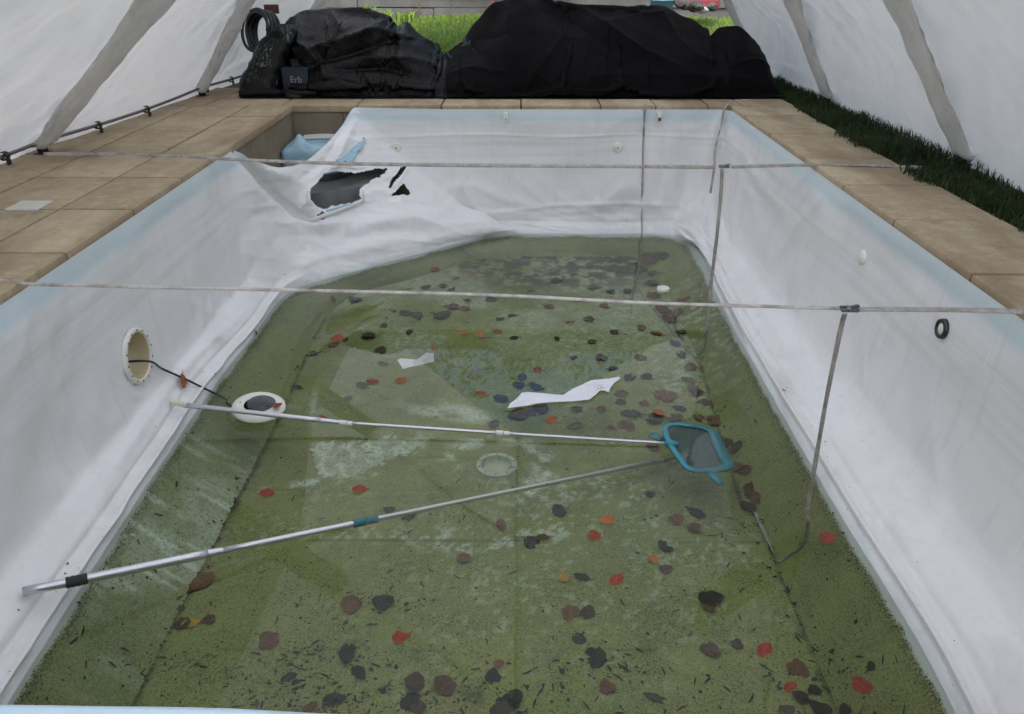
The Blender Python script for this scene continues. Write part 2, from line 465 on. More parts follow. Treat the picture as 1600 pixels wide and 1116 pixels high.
# ------------------------------------------------------------------ the liner: a sheet lofted round the pool, sagging off the far left corner
RIM = -0.028
st = []          # stations: T, A, K, C, W, F, fold (how much the foot folds show)
def add_st(T, A, K, C, W, F, fold=1.0, regular=1.0): st.append((np.array([T, A, K, C, W, F], float), fold, regular))
def left_wall(y):
    xw = along(WL, y); xf = along(FL, y)
    add_st((XL, y, RIM), (XL + 0.012, y, -0.38), (XL + 0.035, y, -0.77), (xw - 0.045, y, -0.925), (xw, y, WZ), (xf, y, floor_z(y) - 0.004))
def right_wall(y):
    xw = along(WR, y); xf = along(FR, y)
    add_st((XR, y, RIM), (XR - 0.015, y, -0.36), (XR - 0.07, y, -0.77), (xw + 0.075, y, -0.945), (xw, y, WZ), (xf, y, floor_z(y) - 0.004))
for y in (0.95, 1.5, 2.2, 3.0, 3.8, 4.5, 4.85): left_wall(y)
def W(px, py): return at_z(px, py, WZ)
# loose corner, measured as picture point + distance into the pool
add_st(at_x(365, 235, XL), at_x(374, 320, XL + 0.03), at_x(391, 395, XL + 0.07), at_y(430, 440, 5.06), W(448, 459), floor_at(502, 506), 0.5, 0.9)
add_st(at_y(393, 249, 5.22), at_y(412, 290, 5.34), at_y(440, 345, 5.42), at_y(487, 405, 5.42), W(513, 435), floor_at(540, 470), 0.15, 0.4)
add_st(at_y(418, 259, 5.38), at_y(445, 303, 5.52), at_y(466, 336, 5.60), at_y(525, 395, 5.56), W(558, 423), floor_at(585, 450), 0.05, 0.2)
add_st(at_y(440, 262, 5.52), at_y(466, 302, 5.60), at_y(500, 348, 5.64), at_y(560, 390, 5.66), W(600, 411), floor_at(640, 437), 0.05, 0.2)
add_st(at_y(470, 256, 5.78), at_y(510, 296, 5.82), at_y(560, 345, 5.86), at_y(620, 380, 5.86), W(660, 395), floor_at(700, 420), 0.05, 0.2)
add_st(at_y(505, 230, 6.06), at_y(562, 288, 6.04), at_y(625, 330, 6.10), at_y(690, 368, 6.10), W(714, 381), floor_at(740, 406), 0.05, 0.2)
add_st(at_y(534, 197, 6.40), at_y(605, 268, 6.38), at_y(675, 322, 6.34), at_y(738, 357, 6.30), W(768, 369), floor_at(780, 403), 0.1, 0.3)
add_st(at_y(556, 168, YB), at_y(622, 240, 6.58), at_y(715, 318, 6.52), at_y(790, 354, 6.42), W(815, 366.5), floor_at(830, 401), 0.3, 0.6)
def back_wall(x, wx, fx, wob=0.0, reg=1.0):
    w = W(wx, 365.5 + wob)
    add_st((x, YB, RIM), (x, YB - 0.015, -0.36), (x * 0.97, YB - 0.07, -0.76), (0.6 * x + 0.4 * w[0], w[1] + 0.10, -0.93), w, floor_at(fx, 401), 0.4, reg)
back_wall(-0.55, 872, 860, -0.5, 0.9); back_wall(0.0, 925, 905); back_wall(0.5, 962, 935); back_wall(0.95, 1001, 960, 0.2)
back_wall(1.35, 1035, 985, 1.5)
add_st((XR - 0.10, YB, RIM), (XR - 0.11, YB - 0.03, -0.36), (XR - 0.17, YB - 0.11, -0.76), at_z(1088, 374, -0.93), W(1062, 373), floor_at(1000, 408), 0.6, 0.8)
add_st((XR - 0.025, YB - 0.025, RIM), (XR - 0.05, YB - 0.06, -0.36), (XR - 0.11, YB - 0.17, -0.77), at_z(1100, 386, -0.94), W(1080, 382), floor_at(1014, 425), 1, 0.7)
add_st((XR, YB - 0.13, RIM), (XR - 0.03, YB - 0.15, -0.36), (XR - 0.085, YB - 0.30, -0.77), at_z(1116, 408, -0.945), W(1096, 408), floor_at(1030, 458), 1, 0.8)
add_st((XR, 5.95, RIM), (XR - 0.02, 5.93, -0.36), (XR - 0.075, 5.85, -0.77), at_z(1134, 437, -0.945), W(1112, 441), floor_at(1048, 498), 1, 0.9)
for y in (5.2, 4.4, 3.6, 2.8, 2.0, 1.5, 0.95): right_wall(y)

ctrl = np.stack([s[0] for s in st]); fold_c = np.array([s[1] for s in st]); reg_c = np.array([s[2] for s in st])
mean = ctrl[:, :5].mean(1)
sp = np.r_[0, np.cumsum(np.linalg.norm(np.diff(mean, axis=0), axis=1))]
sd = []
for a, b, pa in zip(sp[:-1], sp[1:], mean[:-1]):
    fine = 0.007 if (4.6 < pa[1] and pa[0] < 0.1) else 0.017
    sd += list(np.linspace(a, b, max(2, int((b - a) / fine)), endpoint=False))
sd = np.array(sd + [sp[-1]])
CTRL = pchip(sp, ctrl.reshape(len(sp), -1), sd).reshape(len(sd), 6, 3)
fold_d, reg_d = np.interp(sd, sp, fold_c), np.interp(sd, sp, reg_c)
vk = np.array([0, 0.27, 0.54, 0.70, 0.79, 1.0])
vd = np.r_[np.linspace(0, 0.80, 125), np.linspace(0.80, 1.0, 26)[1:]]
G = pchip(vk, CTRL.transpose(1, 0, 2).reshape(6, -1), vd).reshape(len(vd), len(sd), 3).transpose(1, 0, 2)
NRM = grid_normals(G)
NRM *= np.sign(np.sum(NRM * (np.array([0.0, 3.5, 1.0]) - G), 2, keepdims=True))        # towards the inside of the pool
U, V = np.meshgrid(sd, vd, indexing='ij')
x, y, z = G[..., 0], G[..., 1], G[..., 2]
above = 1 - sstep(0.76, 0.80, V)
free = sstep(0.0, 0.10, V) * above                                                      # held at the rim, held by the water
side_r = (np.arange(len(sd)) > np.argmax(sd > sp[-10]))[:, None] * 1.0
d = 0.013 * fbm(U * 1.3, V * 2.2, 0, 3, 3) * free
d += 0.0075 * ridged(U * 2.2 + V * 2.8, V * 1.3 - U * 0.35, 0, 7, 2) * free * sstep(-0.2, 0.5, vnoise(U * 0.9, V * 1.2, 0, 8))
d += 0.006 * ridged(U * 3.0 - V * 4.5, V * 1.0, 0, 14, 2) * free * sstep(0.30, 0.55, V)
d += 0.0028 * fbm(x * 6, y * 6, z * 6, 5, 3) * free
# long folds lying along the foot of the wall
drift = 0.035 * fbm(U * 0.55, 0.3, 0, 9, 2)
foot = fold_d[:, None] * (gauss(V + 0.5 * drift, 0.742, 0.013) * 0.030 - gauss(V + drift, 0.700, 0.013) * 0.016 + gauss(V + drift * 1.7, 0.635, 0.02) * 0.014 * sstep(-0.2, 0.5, fbm(U * 0.8, 1.7, 0, 12, 2))
        - gauss(V - drift, 0.59, 0.028) * 0.010)
d += foot * above
d += fold_d[:, None] * 0.016 * ridged(U * 1.1, V * 9.0, 0, 21, 2) * gauss(V, 0.66, 0.11) * 0.35 * above
# slack gathered near the corners: soft ribs running down from the rim
ribs = ridged(U * 4.5 + V * 1.2, V * 0.8, 0, 33, 2)
cornerR = gauss(np.hypot(x - XR, y - YB), 0.0, 0.75)
d += 0.014 * ribs * cornerR * free
back = sstep(6.0, 6.5, y) * (x > -1.2)
d += 0.004 * gauss(z + 0.235 + 0.01 * np.sin(x * 5), 0, 0.010) * back                    # welded seam across the far end
# the torn corner: swags hung from both loose ends, a pocket under them
loose = (1 - reg_d)[:, None] * above
PX = to_px(G)
def pline(pts):
    """distance in picture units from a drawn line, and how far along it"""
    best = np.full(PX.shape[:2], 1e9); tt = np.zeros_like(best)
    for k in range(len(pts) - 1):
        a, b = np.array(pts[k], float), np.array(pts[k + 1], float)
        t = np.clip(((PX - a) @ (b - a)) / ((b - a) @ (b - a)), 0, 1)
        dd = np.linalg.norm(PX - a - t[..., None] * (b - a), axis=2)
        m = dd < best; best = np.where(m, dd, best); tt = np.where(m, (k + t) / (len(pts) - 1), tt)
    return best, tt
def crease(pts, wpx, amp, taper=(0.1, 1.0)):
    b, t = pline(pts)
    return amp * gauss(b, 0, wpx) * sstep(-0.05, taper[0], t) * (1 - 0.6 * sstep(taper[1] - 0.3, 1.05, t))
farw = ((PX[..., 0] > 600) & (PX[..., 1] < 372) & (y > 5.6)) * above
# where the far sheet is caught on something behind it folds fan out; slack lies in the far right corner
d += farw * (crease([(722, 286), (705, 318), (672, 350)], 7, 0.012) + crease([(724, 286), (742, 325), (770, 356)], 7, 0.012) + crease([(728, 284), (790, 312), (850, 330)], 8, 0.012) + crease([(722, 288), (680, 305), (640, 312)], 7, 0.009) + crease([(724, 288), (724, 330)], 5, -0.008)
     + crease([(985, 285), (940, 318), (880, 338)], 9, 0.012) + crease([(1010, 300), (960, 335), (905, 352)], 9, -0.010) + crease([(1060, 255), (1045, 300), (1020, 345)], 8, 0.012) + crease([(1075, 240), (1068, 300), (1058, 352)], 7, -0.010)
     + crease([(760, 335), (860, 322), (980, 318), (1060, 322)], 4, 0.009) + crease([(840, 342), (940, 333), (1040, 338)], 5, -0.008))
crn = ((x > 0.75) & (y > 4.2)) * above
d += crn * (crease([(1138, 205), (1150, 260), (1180, 330)], 8, 0.012, (0.1, 1.0)) + crease([(1140, 200), (1175, 270), (1240, 350)], 10, 0.012) + crease([(1132, 220), (1128, 290), (1122, 360)], 7, 0.014) + crease([(1100, 300), (1085, 345), (1075, 372)], 6, 0.016)
     + crease([(1062, 352), (1088, 368), (1108, 400), (1128, 452), (1170, 535)], 4, 0.022) + crease([(1070, 362), (1094, 392), (1116, 440)], 3, -0.014) + crease([(1090, 352), (1114, 385), (1140, 440), (1185, 520)], 5, 0.015))
torn = ((PX[..., 0] > 340) & (PX[..., 0] < 790) & (PX[..., 1] > 160) & (PX[..., 1] < 460) & (y > 4.7)) * above
d += torn * (crease([(366, 236), (412, 288), (462, 336), (490, 346)], 7, -0.055) + crease([(372, 238), (430, 272), (475, 286)], 9, 0.022)
     + crease([(372, 240), (400, 300), (430, 340), (470, 366)], 14, 0.024) + crease([(558, 172), (530, 240), (505, 275), (470, 320)], 8, 0.030, (0.2, 1.2))
     + crease([(556, 175), (510, 250), (470, 280)], 6, -0.022) + crease([(440, 350), (520, 352), (640, 345), (760, 360)], 11, 0.026)
     + crease([(470, 368), (560, 372), (660, 362)], 8, -0.020) + crease([(455, 420), (520, 400), (640, 372)], 9, 0.022) + crease([(500, 380), (600, 350), (720, 330)], 8, 0.016)
     + 0.010 * ridged(PX[..., 0] / 46, PX[..., 1] / 26, 0, 41, 2) * loose)
G = G + NRM * d[..., None]
# holes: the lamp niche and the tears of the loose corner
PX = to_px(G)
NICHE = at_x(211.5, 556, XL + 0.02)
tears = [[(487, 296), (492, 290), (500, 283), (507, 272), (516, 270), (530, 268), (545, 270), (556, 272), (570, 269), (585, 265), (600, 265), (606, 264), (598, 270), (592, 276), (580, 279), (574, 286), (566, 291), (560, 296), (560, 305), (564, 310), (555, 314), (540, 318), (520, 321), (508, 325), (500, 325), (494, 319), (490, 316), (487, 312), (486, 304)],
         [(633, 259), (632, 266), (622, 277), (612, 289), (608, 294), (609, 289), (616, 278), (626, 266)],
         [(631, 287), (634, 293), (641, 300), (638, 304), (624, 304), (612, 306), (620, 300), (625, 292)],
         [(496, 337), (506, 331), (510, 338), (502, 343)]]
inside = np.zeros(PX.shape[:2], bool)
for p in tears: inside |= in_poly(PX + 1.1 * np.stack([vnoise(PX[..., 0] / 5, PX[..., 1] / 5, 0, 51), vnoise(PX[..., 0] / 5, PX[..., 1] / 5, 0, 52)], -1), p)
inside &= (G[..., 1] > 4.8) & (G[..., 0] < 0)
nd = np.hypot(G[..., 1] - NICHE[1], G[..., 2] - NICHE[2])
inside |= (nd < 0.113) & (G[..., 0] < -1.5)
keep = ~(inside[:-1, :-1] | inside[1:, :-1] | inside[:-1, 1:] | inside[1:, 1:])
liner = thing('pool_liner', 'white vinyl pool liner with pale blue rim band, torn open at one far corner', 'pool liner', (XL, YN, WZ))
sheet = mesh_obj('wall_sheet', G, grid_faces(len(sd), len(vd), keep), M_LINER, liner)
def set_attr(o, name, val):
    a = o.data.attributes.new(name, 'FLOAT', 'POINT'); a.data.foreach_set('value', np.asarray(val, np.float32).ravel())
# brushed paler streaks on the sloping sides under water
xx, yy = G[..., 0], G[..., 1]
pl = sstep(0.15, 0.75, fbm(yy * 22, xx * 3.0, 0, 61, 3)) * gauss(yy, 2.75, 0.55) * (xx < -1.0) * 0.9 + (0.25 + 0.35 * sstep(-0.3, 0.6, fbm(yy * 5, xx * 9, 0, 62, 3))) * gauss(yy, 2.75, 0.6) * (xx < -1.0)
pl += sstep(0.1, 0.7, fbm(xx * 30 + yy * 14, yy * 26, 0, 65, 3)) * gauss(yy, 4.9, 0.8) * (xx > 0.8) * 0.6
set_attr(sheet, 'pale', pl)

# floor of the liner: one sheet, round hole for the drain
DRAIN = floor_at(776, 728)
gx = np.arange(XL + 0.05, XR - 0.05, 0.0125); gy = np.arange(0.95, 6.42, 0.0125)
X, Y = np.meshgrid(gx, gy, indexing='ij')
Z = floor_z(Y) + 0.0025 * fbm(X * 4, Y * 4, 0, 71, 3)
FG = np.stack([X, Y, Z], -1)
hole = np.hypot(X - DRAIN[0], Y - DRAIN[1]) < 0.088
kp = ~(hole[:-1, :-1] | hole[1:, :-1] | hole[:-1, 1:] | hole[1:, 1:])
fo = mesh_obj('floor_sheet', FG, grid_faces(len(gx), len(gy), kp), M_FLOOR, liner)
FP = to_px(FG); fx, fy = FP[..., 0], FP[..., 1]
def blob(cx, cy, sx, sy, rot=0.0):
    c, s_ = math.cos(rot), math.sin(rot)
    a, b = (fx - cx) * c + (fy - cy) * s_, -(fx - cx) * s_ + (fy - cy) * c
    return np.exp(-(np.abs(a / sx) ** 3) - (np.abs(b / sy) ** 3))
n1 = fbm(X * 14, Y * 14, 0, 73, 4); n2 = fbm(X * 40, Y * 40, 0, 74, 3)
pale = np.zeros_like(X)
patch = in_poly(FP + 5 * np.stack([n1, n2], -1), [(483, 700), (500, 690), (560, 694), (612, 682), (652, 696), (640, 706), (600, 722), (560, 738), (530, 750), (500, 742), (492, 720)])
scr = sstep(-0.2, 0.5, fbm((X + Y * 0.6) * 34, (Y - X) * 9, 0, 75, 3))
pale += patch * (0.45 + 0.55 * scr)
pale += 0.5 * blob(490, 635, 6, 28, 0.1)
pale += sstep(0.0, 0.6, n1 + 0.3) * 0.75 * blob(700, 648, 72, 9, 0.16) + 0.8 * blob(725, 642, 36, 8, 0.2)
pale += sstep(-0.1, 0.5, n1) * (0.8 * blob(510, 750, 110, 5, -0.15) + 0.55 * blob(640, 690, 40, 18))
dr = np.hypot(X - DRAIN[0], (Y - DRAIN[1]))
pale += gauss(dr, 0.24, 0.055) * sstep(-0.3, 0.4, n1) * (np.sin(np.arctan2(Y - DRAIN[1], X - DRAIN[0]) * 1.0 + 0.4) > -0.55) * 0.75
pale += 0.42 * sstep(0.0, 0.7, n2 + 0.4 * n1) * (blob(860, 820, 60, 22) + blob(590, 835, 190, 12) + blob(740, 850, 70, 12) + blob(900, 765, 140, 25) + blob(1080, 600, 60, 40))
pale += (0.30 + 0.16 * sstep(-0.3, 0.5, n2)) * sstep(-0.9, 0.7, fbm(X * 3, Y * 3, 0, 77, 3) + 0.9 * sstep(700, 1000, fx) - 0.2) * sstep(680, 480, fy)  # far floor paler, more so on its right
pale += 0.16 * sstep(0.2, 0.6, n2) * sstep(0.1, 0.6, fbm(X * 2.5, Y * 2.5, 0, 78, 3))
pale += 0.30 * sstep(0.35, 0.8, n2 + 0.4 * n1) * (blob(880, 900, 330, 160))
dark = np.zeros_like(X)
silt = np.clip(blob(865, 424, 150, 33) * sstep(-0.9, 0.3, n1 + 0.4 * n2) + 0.6 * blob(1020, 412, 50, 16) * sstep(-0.5, 0.3, n1) + 0.5 * blob(800, 408, 300, 20) * sstep(-0.3, 0.5, n1), 0, 0.92)   # silt settled at the far end
for yc, am in ((845, 0.55), (1015, 0.35), (765, 0.3), (590, 0.2)):                        # welds across the floor, grimed
    yw = floor_at(800, yc)[1] + 0.012 * fbm(X * 1.2, 0.5, 0, 79, 2)
    dark += am * gauss(Y, yw, 0.006) * sstep(-0.5, 0.2, fbm(X * 5, 3.3, 0, 80 + int(yc), 2))
for L in (FL, FR):                                                                      # dirt lying along the foot of the slopes
    xe = np.interp(Y, np.sort(L[:, 1]), L[np.argsort(L[:, 1]), 0])
    dark += 0.75 * gauss(X - xe, 0, 0.015 + 0.008 * n1) * sstep(-0.9, 0.1, fbm(Y * 6, 0.2, 0, 90, 3)) * (Y < 5.4)
dark += 0.5 * sstep(0.45, 0.75, n1 * 0.8 + 0.35 * n2) * (blob(560, 1040, 160, 60) + blob(800, 1085, 130, 40) + blob(930, 1030, 90, 40))
set_attr(fo, 'pale', np.clip(pale, 0, 1)); set_attr(fo, 'dark', np.clip(dark, 0, 0.9)); set_attr(fo, 'silt', silt)

# ------------------------------------------------------------------ water: one level sheet inside the liner, one edge under it
wv = [(XL + 0.02, 0.95, WZ), (XR - 0.02, 0.95, WZ), (XR - 0.02, 6.56, WZ), (-0.75, 6.56, WZ), (XL + 0.02, 5.25, WZ)]
wg = bmesh.new(); wf = wg.faces.new([wg.verts.new(v) for v in wv])
wme = bpy.data.meshes.new('water'); wg.to_mesh(wme); wg.free()
water = tag(link('water', wme, M_WATER), 'shallow clear greenish water standing in the pool', kind='structure')

# ------------------------------------------------------------------ pool shell, steps, deck
shell = MB()
shell.box((XL - 0.36, 0.4, -1.6), (XL - 0.13, 4.99, -0.056)); shell.box((XR + 0.03, 0.4, -1.6), (XR + 0.3, YB + 0.3, -0.056))
shell.box((XL - 0.36, 0.5, -1.75), (XR + 0.3, YB + 0.3, -1.6)); shell.box((XL + 0.04, 0.45, -1.6), (XR - 0.04, 0.85, -0.056))
pool = thing('pool_shell', 'concrete shell of the pool behind the liner', kind='structure', base=(0, 3.5, -1.75))
shell.build('concrete_wall', M_WALL, pool, False)
MB().box((XL - 0.36, 4.992, -1.6), (XL - 0.022, YB + 0.3, -0.056)).build('concrete_wall', M_WALL, pool, False)
# far wall in cast panels with open joints
bx = [XL - 0.022, -1.42, -0.55, 0.55, XR + 0.03]
for a, b in zip(bx[:-1], bx[1:]): MB().box((a + 0.002, YB + 0.022, -1.6), (b - 0.002, YB + 0.12, -0.056), 0.003).build('wall_panel', M_WALL, pool, False)
MB().box((XL - 0.02, YB + 0.125, -1.6), (XR + 0.03, YB + 0.3, -0.056)).build('concrete_wall', M_WALL, pool, False)
def corner_step(r, z0, z1):
    th = np.linspace(-math.pi / 2, 0, 15); P = [(XL - 0.02, YB + 0.02)] + [(XL - 0.02 + r * math.cos(t), YB + 0.02 + r * math.sin(t)) for t in th]
    n = len(P); V = [(a, b, z1) for a, b in P] + [(a, b, z0) for a, b in P]
    F = [list(range(n))[::1], list(range(n, 2 * n))[::-1]] + [[k, k + n, (k + 1) % n + n, (k + 1) % n] for k in range(n)]
    return MB().add(V, F)
corner_step(0.46, -0.52, -0.275).build('step', M_STEP, pool, False)
corner_step(0.80, -0.80, -0.522).build('step', M_STEP, pool, False)
corner_step(1.00, -1.10, -0.802).build('step', M_STEP, pool, False)

deck = thing('pool_deck', 'sandstone slabs paving the pool surround', kind='structure', base=(0, 3.5, -0.06))
slab_n = [0]
def slab(x0, x1, y0, y1, nose=None):
    g = 0.005
    dz = RNG.uniform(-0.003, 0.002); M = Matrix.Translation(((x0 + x1) / 2, (y0 + y1) / 2, dz)) @ Euler((RNG.normal(0, 0.0015), RNG.normal(0, 0.0015), 0)).to_matrix().to_4x4()
    hx, hy = (x1 - x0) / 2 - g, (y1 - y0) / 2 - g
    o = mb = MB(); mb.box((-hx, -hy, -0.052), (hx, hy, 0.0), 0.007 if nose is None else 0.011)
    o = mb.build('paving_slab', M_SLAB, None, True); o.parent = deck; flat_shade(o, 50)
    o.matrix_local = Matrix.Translation([-c for c in deck['_base']]) @ M
YL = [0.52, 1.25, 1.85, 2.45, 3.05, 3.67, 4.28, 4.86, 5.58, 6.14, YB]
for a, b in zip(YL[:-1], YL[1:]):
    slab(XL - 0.355, XL, a, b, 1)
    c = 0.012 if a > 4.5 else 0
    slab(XL - 0.80, XL - 0.36, a + c, b + c); slab(XL - 1.36, XL - 0.805, a - 0.01, b - 0.01)
YRr = [0.52, 1.02, 1.55, 2.17, 2.84, 3.53, 4.16, 4.79, 5.53, 6.2, YB]
for a, b in zip(YRr[:-1], YRr[1:]): slab(XR, XR + 0.50, a, b, 1)
xs = [XL - 1.36, XL - 0.72, XL - 0.10, -1.30, -0.62, 0.02, 0.66, 1.10, 1.52, XR + 0.10, XR + 0.52]
for a, b in zip(xs[:-1], xs[1:]): slab(a, b, YB, YB + 0.36, 1)
for k in range(7):
    a = XL - 1.36 + k * 0.68; slab(a, a + 0.675, YB + 0.365, YB + 0.98)
for k in range(6): slab(XL + k * 0.5842, XL + (k + 1) * 0.5842, 0.52, YN - 0.03, 1)
# bedding under the slabs
bed = MB()
for lo, hi in (((XL - 1.5, 0.3, -0.12), (XL - 0.06, 7.7, -0.056)), ((XR + 0.06, 0.3, -0.12), (XR + 0.5, 7.7, -0.056)), ((XL - 0.055, YB + 0.06, -0.12), (XR + 0.055, 7.7, -0.056))): bed.box(lo, hi)
bed.build('mortar_bed', concrete_mat('dirty_joint', (0.045, 0.036, 0.024), (0.075, 0.06, 0.04), 12), deck, False)

# ground: one sheet round the pool out to the horizon, rising behind the far end
def ground_z(x, y): return -0.03 + 0.42 * sstep(8.3, 10.6, y) + 0.03 * fbm(x * 0.5, y * 0.5, 0, 101, 2) * sstep(8, 9, y)
gxs = np.r_[-120, -40, -12, -6, np.arange(-4.6, -3.2, 0.3), XL - 1.45, XL - 0.4, XL - 0.3, XR + 0.1, XR + 0.30, XR + 0.45, np.arange(2.4, 4.8, 0.2), 6, 12, 40, 120]
gys = np.r_[-120, -30, -8, -3, 0, 0.42, 1, 2, 3, 4, 5, 6, YB + 0.2, 7.4, np.arange(7.7, 12, 0.2), 13, 16, 30, 60, 160]
GX, GYY = np.meshgrid(gxs, gys, indexing='ij')
GG = np.stack([GX, GYY, ground_z(GX, GYY)], -1)
cx = (gxs[:-1] + gxs[1:]) / 2; cy = (gys[:-1] + gys[1:]) / 2
kp = ~(((cx > XL - 0.42) & (cx < XR + 0.28))[:, None] & ((cy > 0.42) & (cy < YB + 0.2))[None, :])
kp &= ~(((cx > XL - 1.46) & (cx < XR + 0.28))[:, None] & ((cy > 0.42) & (cy < 7.7))[None, :])
ground = tag(mesh_obj('ground', GG, grid_faces(len(gxs), len(gys), kp), M_SOIL), 'grassy ground around the tent', kind='structure')

# ------------------------------------------------------------------ the tent: two leaning sheets meeting at a ridge, cloth-sleeved poles inside
PL = np.array([(-1.6, -3.36, 0.92, 0.85), (0.4, -3.21, 0.90, 0.85), (2.65, -3.05, 0.88, 0.85), (4.88, -2.885, 0.86, 0.85), (7.13, -2.715, 0.50, 0.76), (9.25, -2.58, 0.50, 0.66)])
PR = np.array([(-1.6, 2.58, -0.58, 0.86), (0.4, 2.57, -0.57, 0.86), (2.5, 2.555, -0.56, 0.86), (4.63, 2.543, -0.55, 0.86), (6.79, 2.513, -0.41, 0.77), (8.95, 2.50, -0.38, 0.68)])
RIDGE = 2.75
tent = thing('tent', 'white cloth tunnel tent with leaning sides standing over the pool', 'tent', (0, 3.8, 0))
def tent_side(P, sgn, seed):
    ys = np.linspace(-1.6, 9.25 if sgn < 0 else 9.10, 330); ws = np.r_[np.linspace(-0.09, 1.0, 64), np.linspace(1.0, 2.0, 31)[1:]]
    L = pchip(P[:, 0], P[:, 1:], ys)
    Gs = np.zeros((len(ys), len(ws), 3))
    for i, yv in enumerate(ys):
        xb, dx, dz = L[i]
        c = pchip(np.array([-0.09, 0, 0.55, 1.0, 2.0]), np.array([(xb - sgn * -0.10, 0.0), (xb + sgn * 0.012, 0.035), (xb + 0.53 * dx, 0.56 * dz), (xb + dx, dz), (0.0, RIDGE)]), ws)
        Gs[i, :, 0], Gs[i, :, 1], Gs[i, :, 2] = c[:, 0] + sgn * (0.055 if sgn < 0 else 0.030) * (ws < 1.9), yv, c[:, 1]
    N = grid_normals(Gs); N *= -np.sign(N[..., :1] * -sgn + 1e-9)          # outwards
    N[..., 0] = np.where(np.sign(N[..., 0]) == sgn, N[..., 0], -N[..., 0])
    Yg, Wg = np.meshgrid(ys, ws, indexing='ij')
    k = np.clip(np.searchsorted(P[:, 0], Yg) - 1, 0, len(P) - 2)
    t = (Yg - P[k, 0]) / (P[k + 1, 0] - P[k, 0]); span = np.sin(np.pi * np.clip(t, 0, 1))
    d = 0.055 * span * np.sin(np.pi * np.clip(Wg, 0, 1.3) / 1.3)
    d += 0.020 * fbm(Yg * 1.1, Wg * 1.6, 0, seed, 3)
    # tension folds running down towards the pole feet
    a = np.abs(t - 0.5) * 2
    d += 0.026 * ridged(Yg * 1.8 + Wg * 2.2 * np.sign(t - 0.5), Wg * 0.9 + Yg * 0.25, 0, seed + 5, 2) * sstep(1.25, 0.2, Wg) * (0.35 + 0.65 * a)
    d += 0.0035 * fbm(Yg * 12, Wg * 9, 0, seed + 9, 3)
    d += 0.022 * ridged(Yg * 2.6 - Wg * 3.1, Wg * 1.4 + Yg * 0.5, 0, seed + 15, 3) * sstep(-0.1, 0.6, vnoise(Yg * 0.8, Wg * 1.1, 0, seed + 16))
    d += 0.030 * gauss(Wg, 0.16, 0.07) * span * (0.7 + 0.6 * vnoise(Yg * 1.5, 0, 0, seed + 3))
    Gs = Gs + N * d[..., None]
    Gs[..., 2] += (0.015 * span * (0.4 + 0.6 * np.abs(vnoise(Yg * 0.9, 0.5, 0, seed + 4)))) * sstep(0.12, -0.02, Wg)
    hem = np.clip((0.06 - ws) / 0.12, 0, 1)[None, :]                      # the hem lies on the ground
    Gs[..., 2] = Gs[..., 2] * (1 - hem) - 0.045 * hem * (ws < 0)[None, :] + 0.0 * hem
    Gs[..., 2] = np.maximum(Gs[..., 2], -0.05)
    c = int(np.argmin(np.abs(ws - 1.2)))
    mesh_obj('side_sheet', Gs[:, :c + 1], grid_faces(len(ys), c + 1, flip=sgn > 0), M_TENT, tent)
    mesh_obj('roof_sheet', Gs[::3, c:], grid_faces(len(ys[::3]), len(ws) - c, flip=sgn > 0), M_ROOF, tent)
tent_side(PL, -1, 201); tent_side(PR, 1, 301)
def sleeve(P, k, sgn, r0, r1, seed):
    flat = 0.30 if sgn < 0 else 0.17
    yb, xb, dx, dz = P[k]
    n, seg = 60, 26
    w = np.linspace(0.0, 1.28, n)
    base = np.array([xb, yb, 0.045]); top = np.array([xb + dx, yb, dz])
    C = base + (top - base) * w[:, None]
    C[:, 0] = np.where(w > 1, xb + dx + (0.0 - xb - dx) * (w - 1) * 1.11, C[:, 0]); C[:, 2] = np.where(w > 1, dz + (RIDGE - dz) * (w - 1) * 1.11, C[:, 2])
    r = r0 + (r1 - r0) * np.clip(w, 0, 1.2)
    r = r * (1 + 0.25 * gauss(w, 0.0, 0.06) + 0.10 * fbm(w * 4, 0, 0, seed, 2))
    th = np.linspace(0, 2 * np.pi, seg, endpoint=False)
    nrm = np.array([sgn * dz, 0, abs(dx)]); nrm /= np.linalg.norm(nrm)
    V = np.zeros((n, seg, 3))
    TH, WW = np.meshgrid(th, w)
    rr = 1 + 0.22 * ridged(TH * 1.2 + WW * 2.0, WW * 2.4, 0, seed + 1, 3) + 0.10 * fbm(np.cos(TH) * 3, np.sin(TH) * 3, WW * 7, seed + 2, 3)
    V = C[:, None, :] + (r[:, None] * rr * np.cos(TH))[..., None] * np.array([0, 1.0, 0]) + (flat * r[:, None] * rr * np.sin(TH))[..., None] * nrm
    V[0] += (base - V[0]) * 0.25
    F = [[a * seg + b, a * seg + (b + 1) % seg, (a + 1) * seg + (b + 1) % seg, (a + 1) * seg + b] for a in range(n - 1) for b in range(seg)] + [list(range(seg))[::-1]]
    s = mesh_obj('pole_sleeve', V, F, M_SLEEVE, tent)
    f = MB().tube([base + (0, 0, -0.05), base + (0, 0, 0.03)], [0.032, 0.028], 12).lathe([(0.0, 0.008), (0.055, 0.008), (0.055, 0.0)], Matrix.Translation(base + (0, 0, -0.05)), 14)
    o = f.build('pole_foot', M_BLACKPIPE, s); o.location = (0, 0, 0)
    return s
for k in range(6):
    sleeve(PL, k, -1, 0.092, 0.145, 400 + k * 7); sleeve(PR, k, 1, 0.098, 0.150, 500 + k * 7)
    for P, sgn in ((PL, -1), (PR, 1)):
        yb, xb, dx, dz = P[k]
        MB().tube([(xb + dx * 1.0 + sgn * 0.17, yb, dz * 1.0), (0.55 * (xb + dx) + sgn * 0.15, yb, dz + 0.45 * (RIDGE - dz) + 0.05), (sgn * 0.02, yb, RIDGE + 0.06)], 0.02, 10).build('roof_pole', M_STEEL, tent)
yq = np.linspace(-1.6, 9.25, 40)
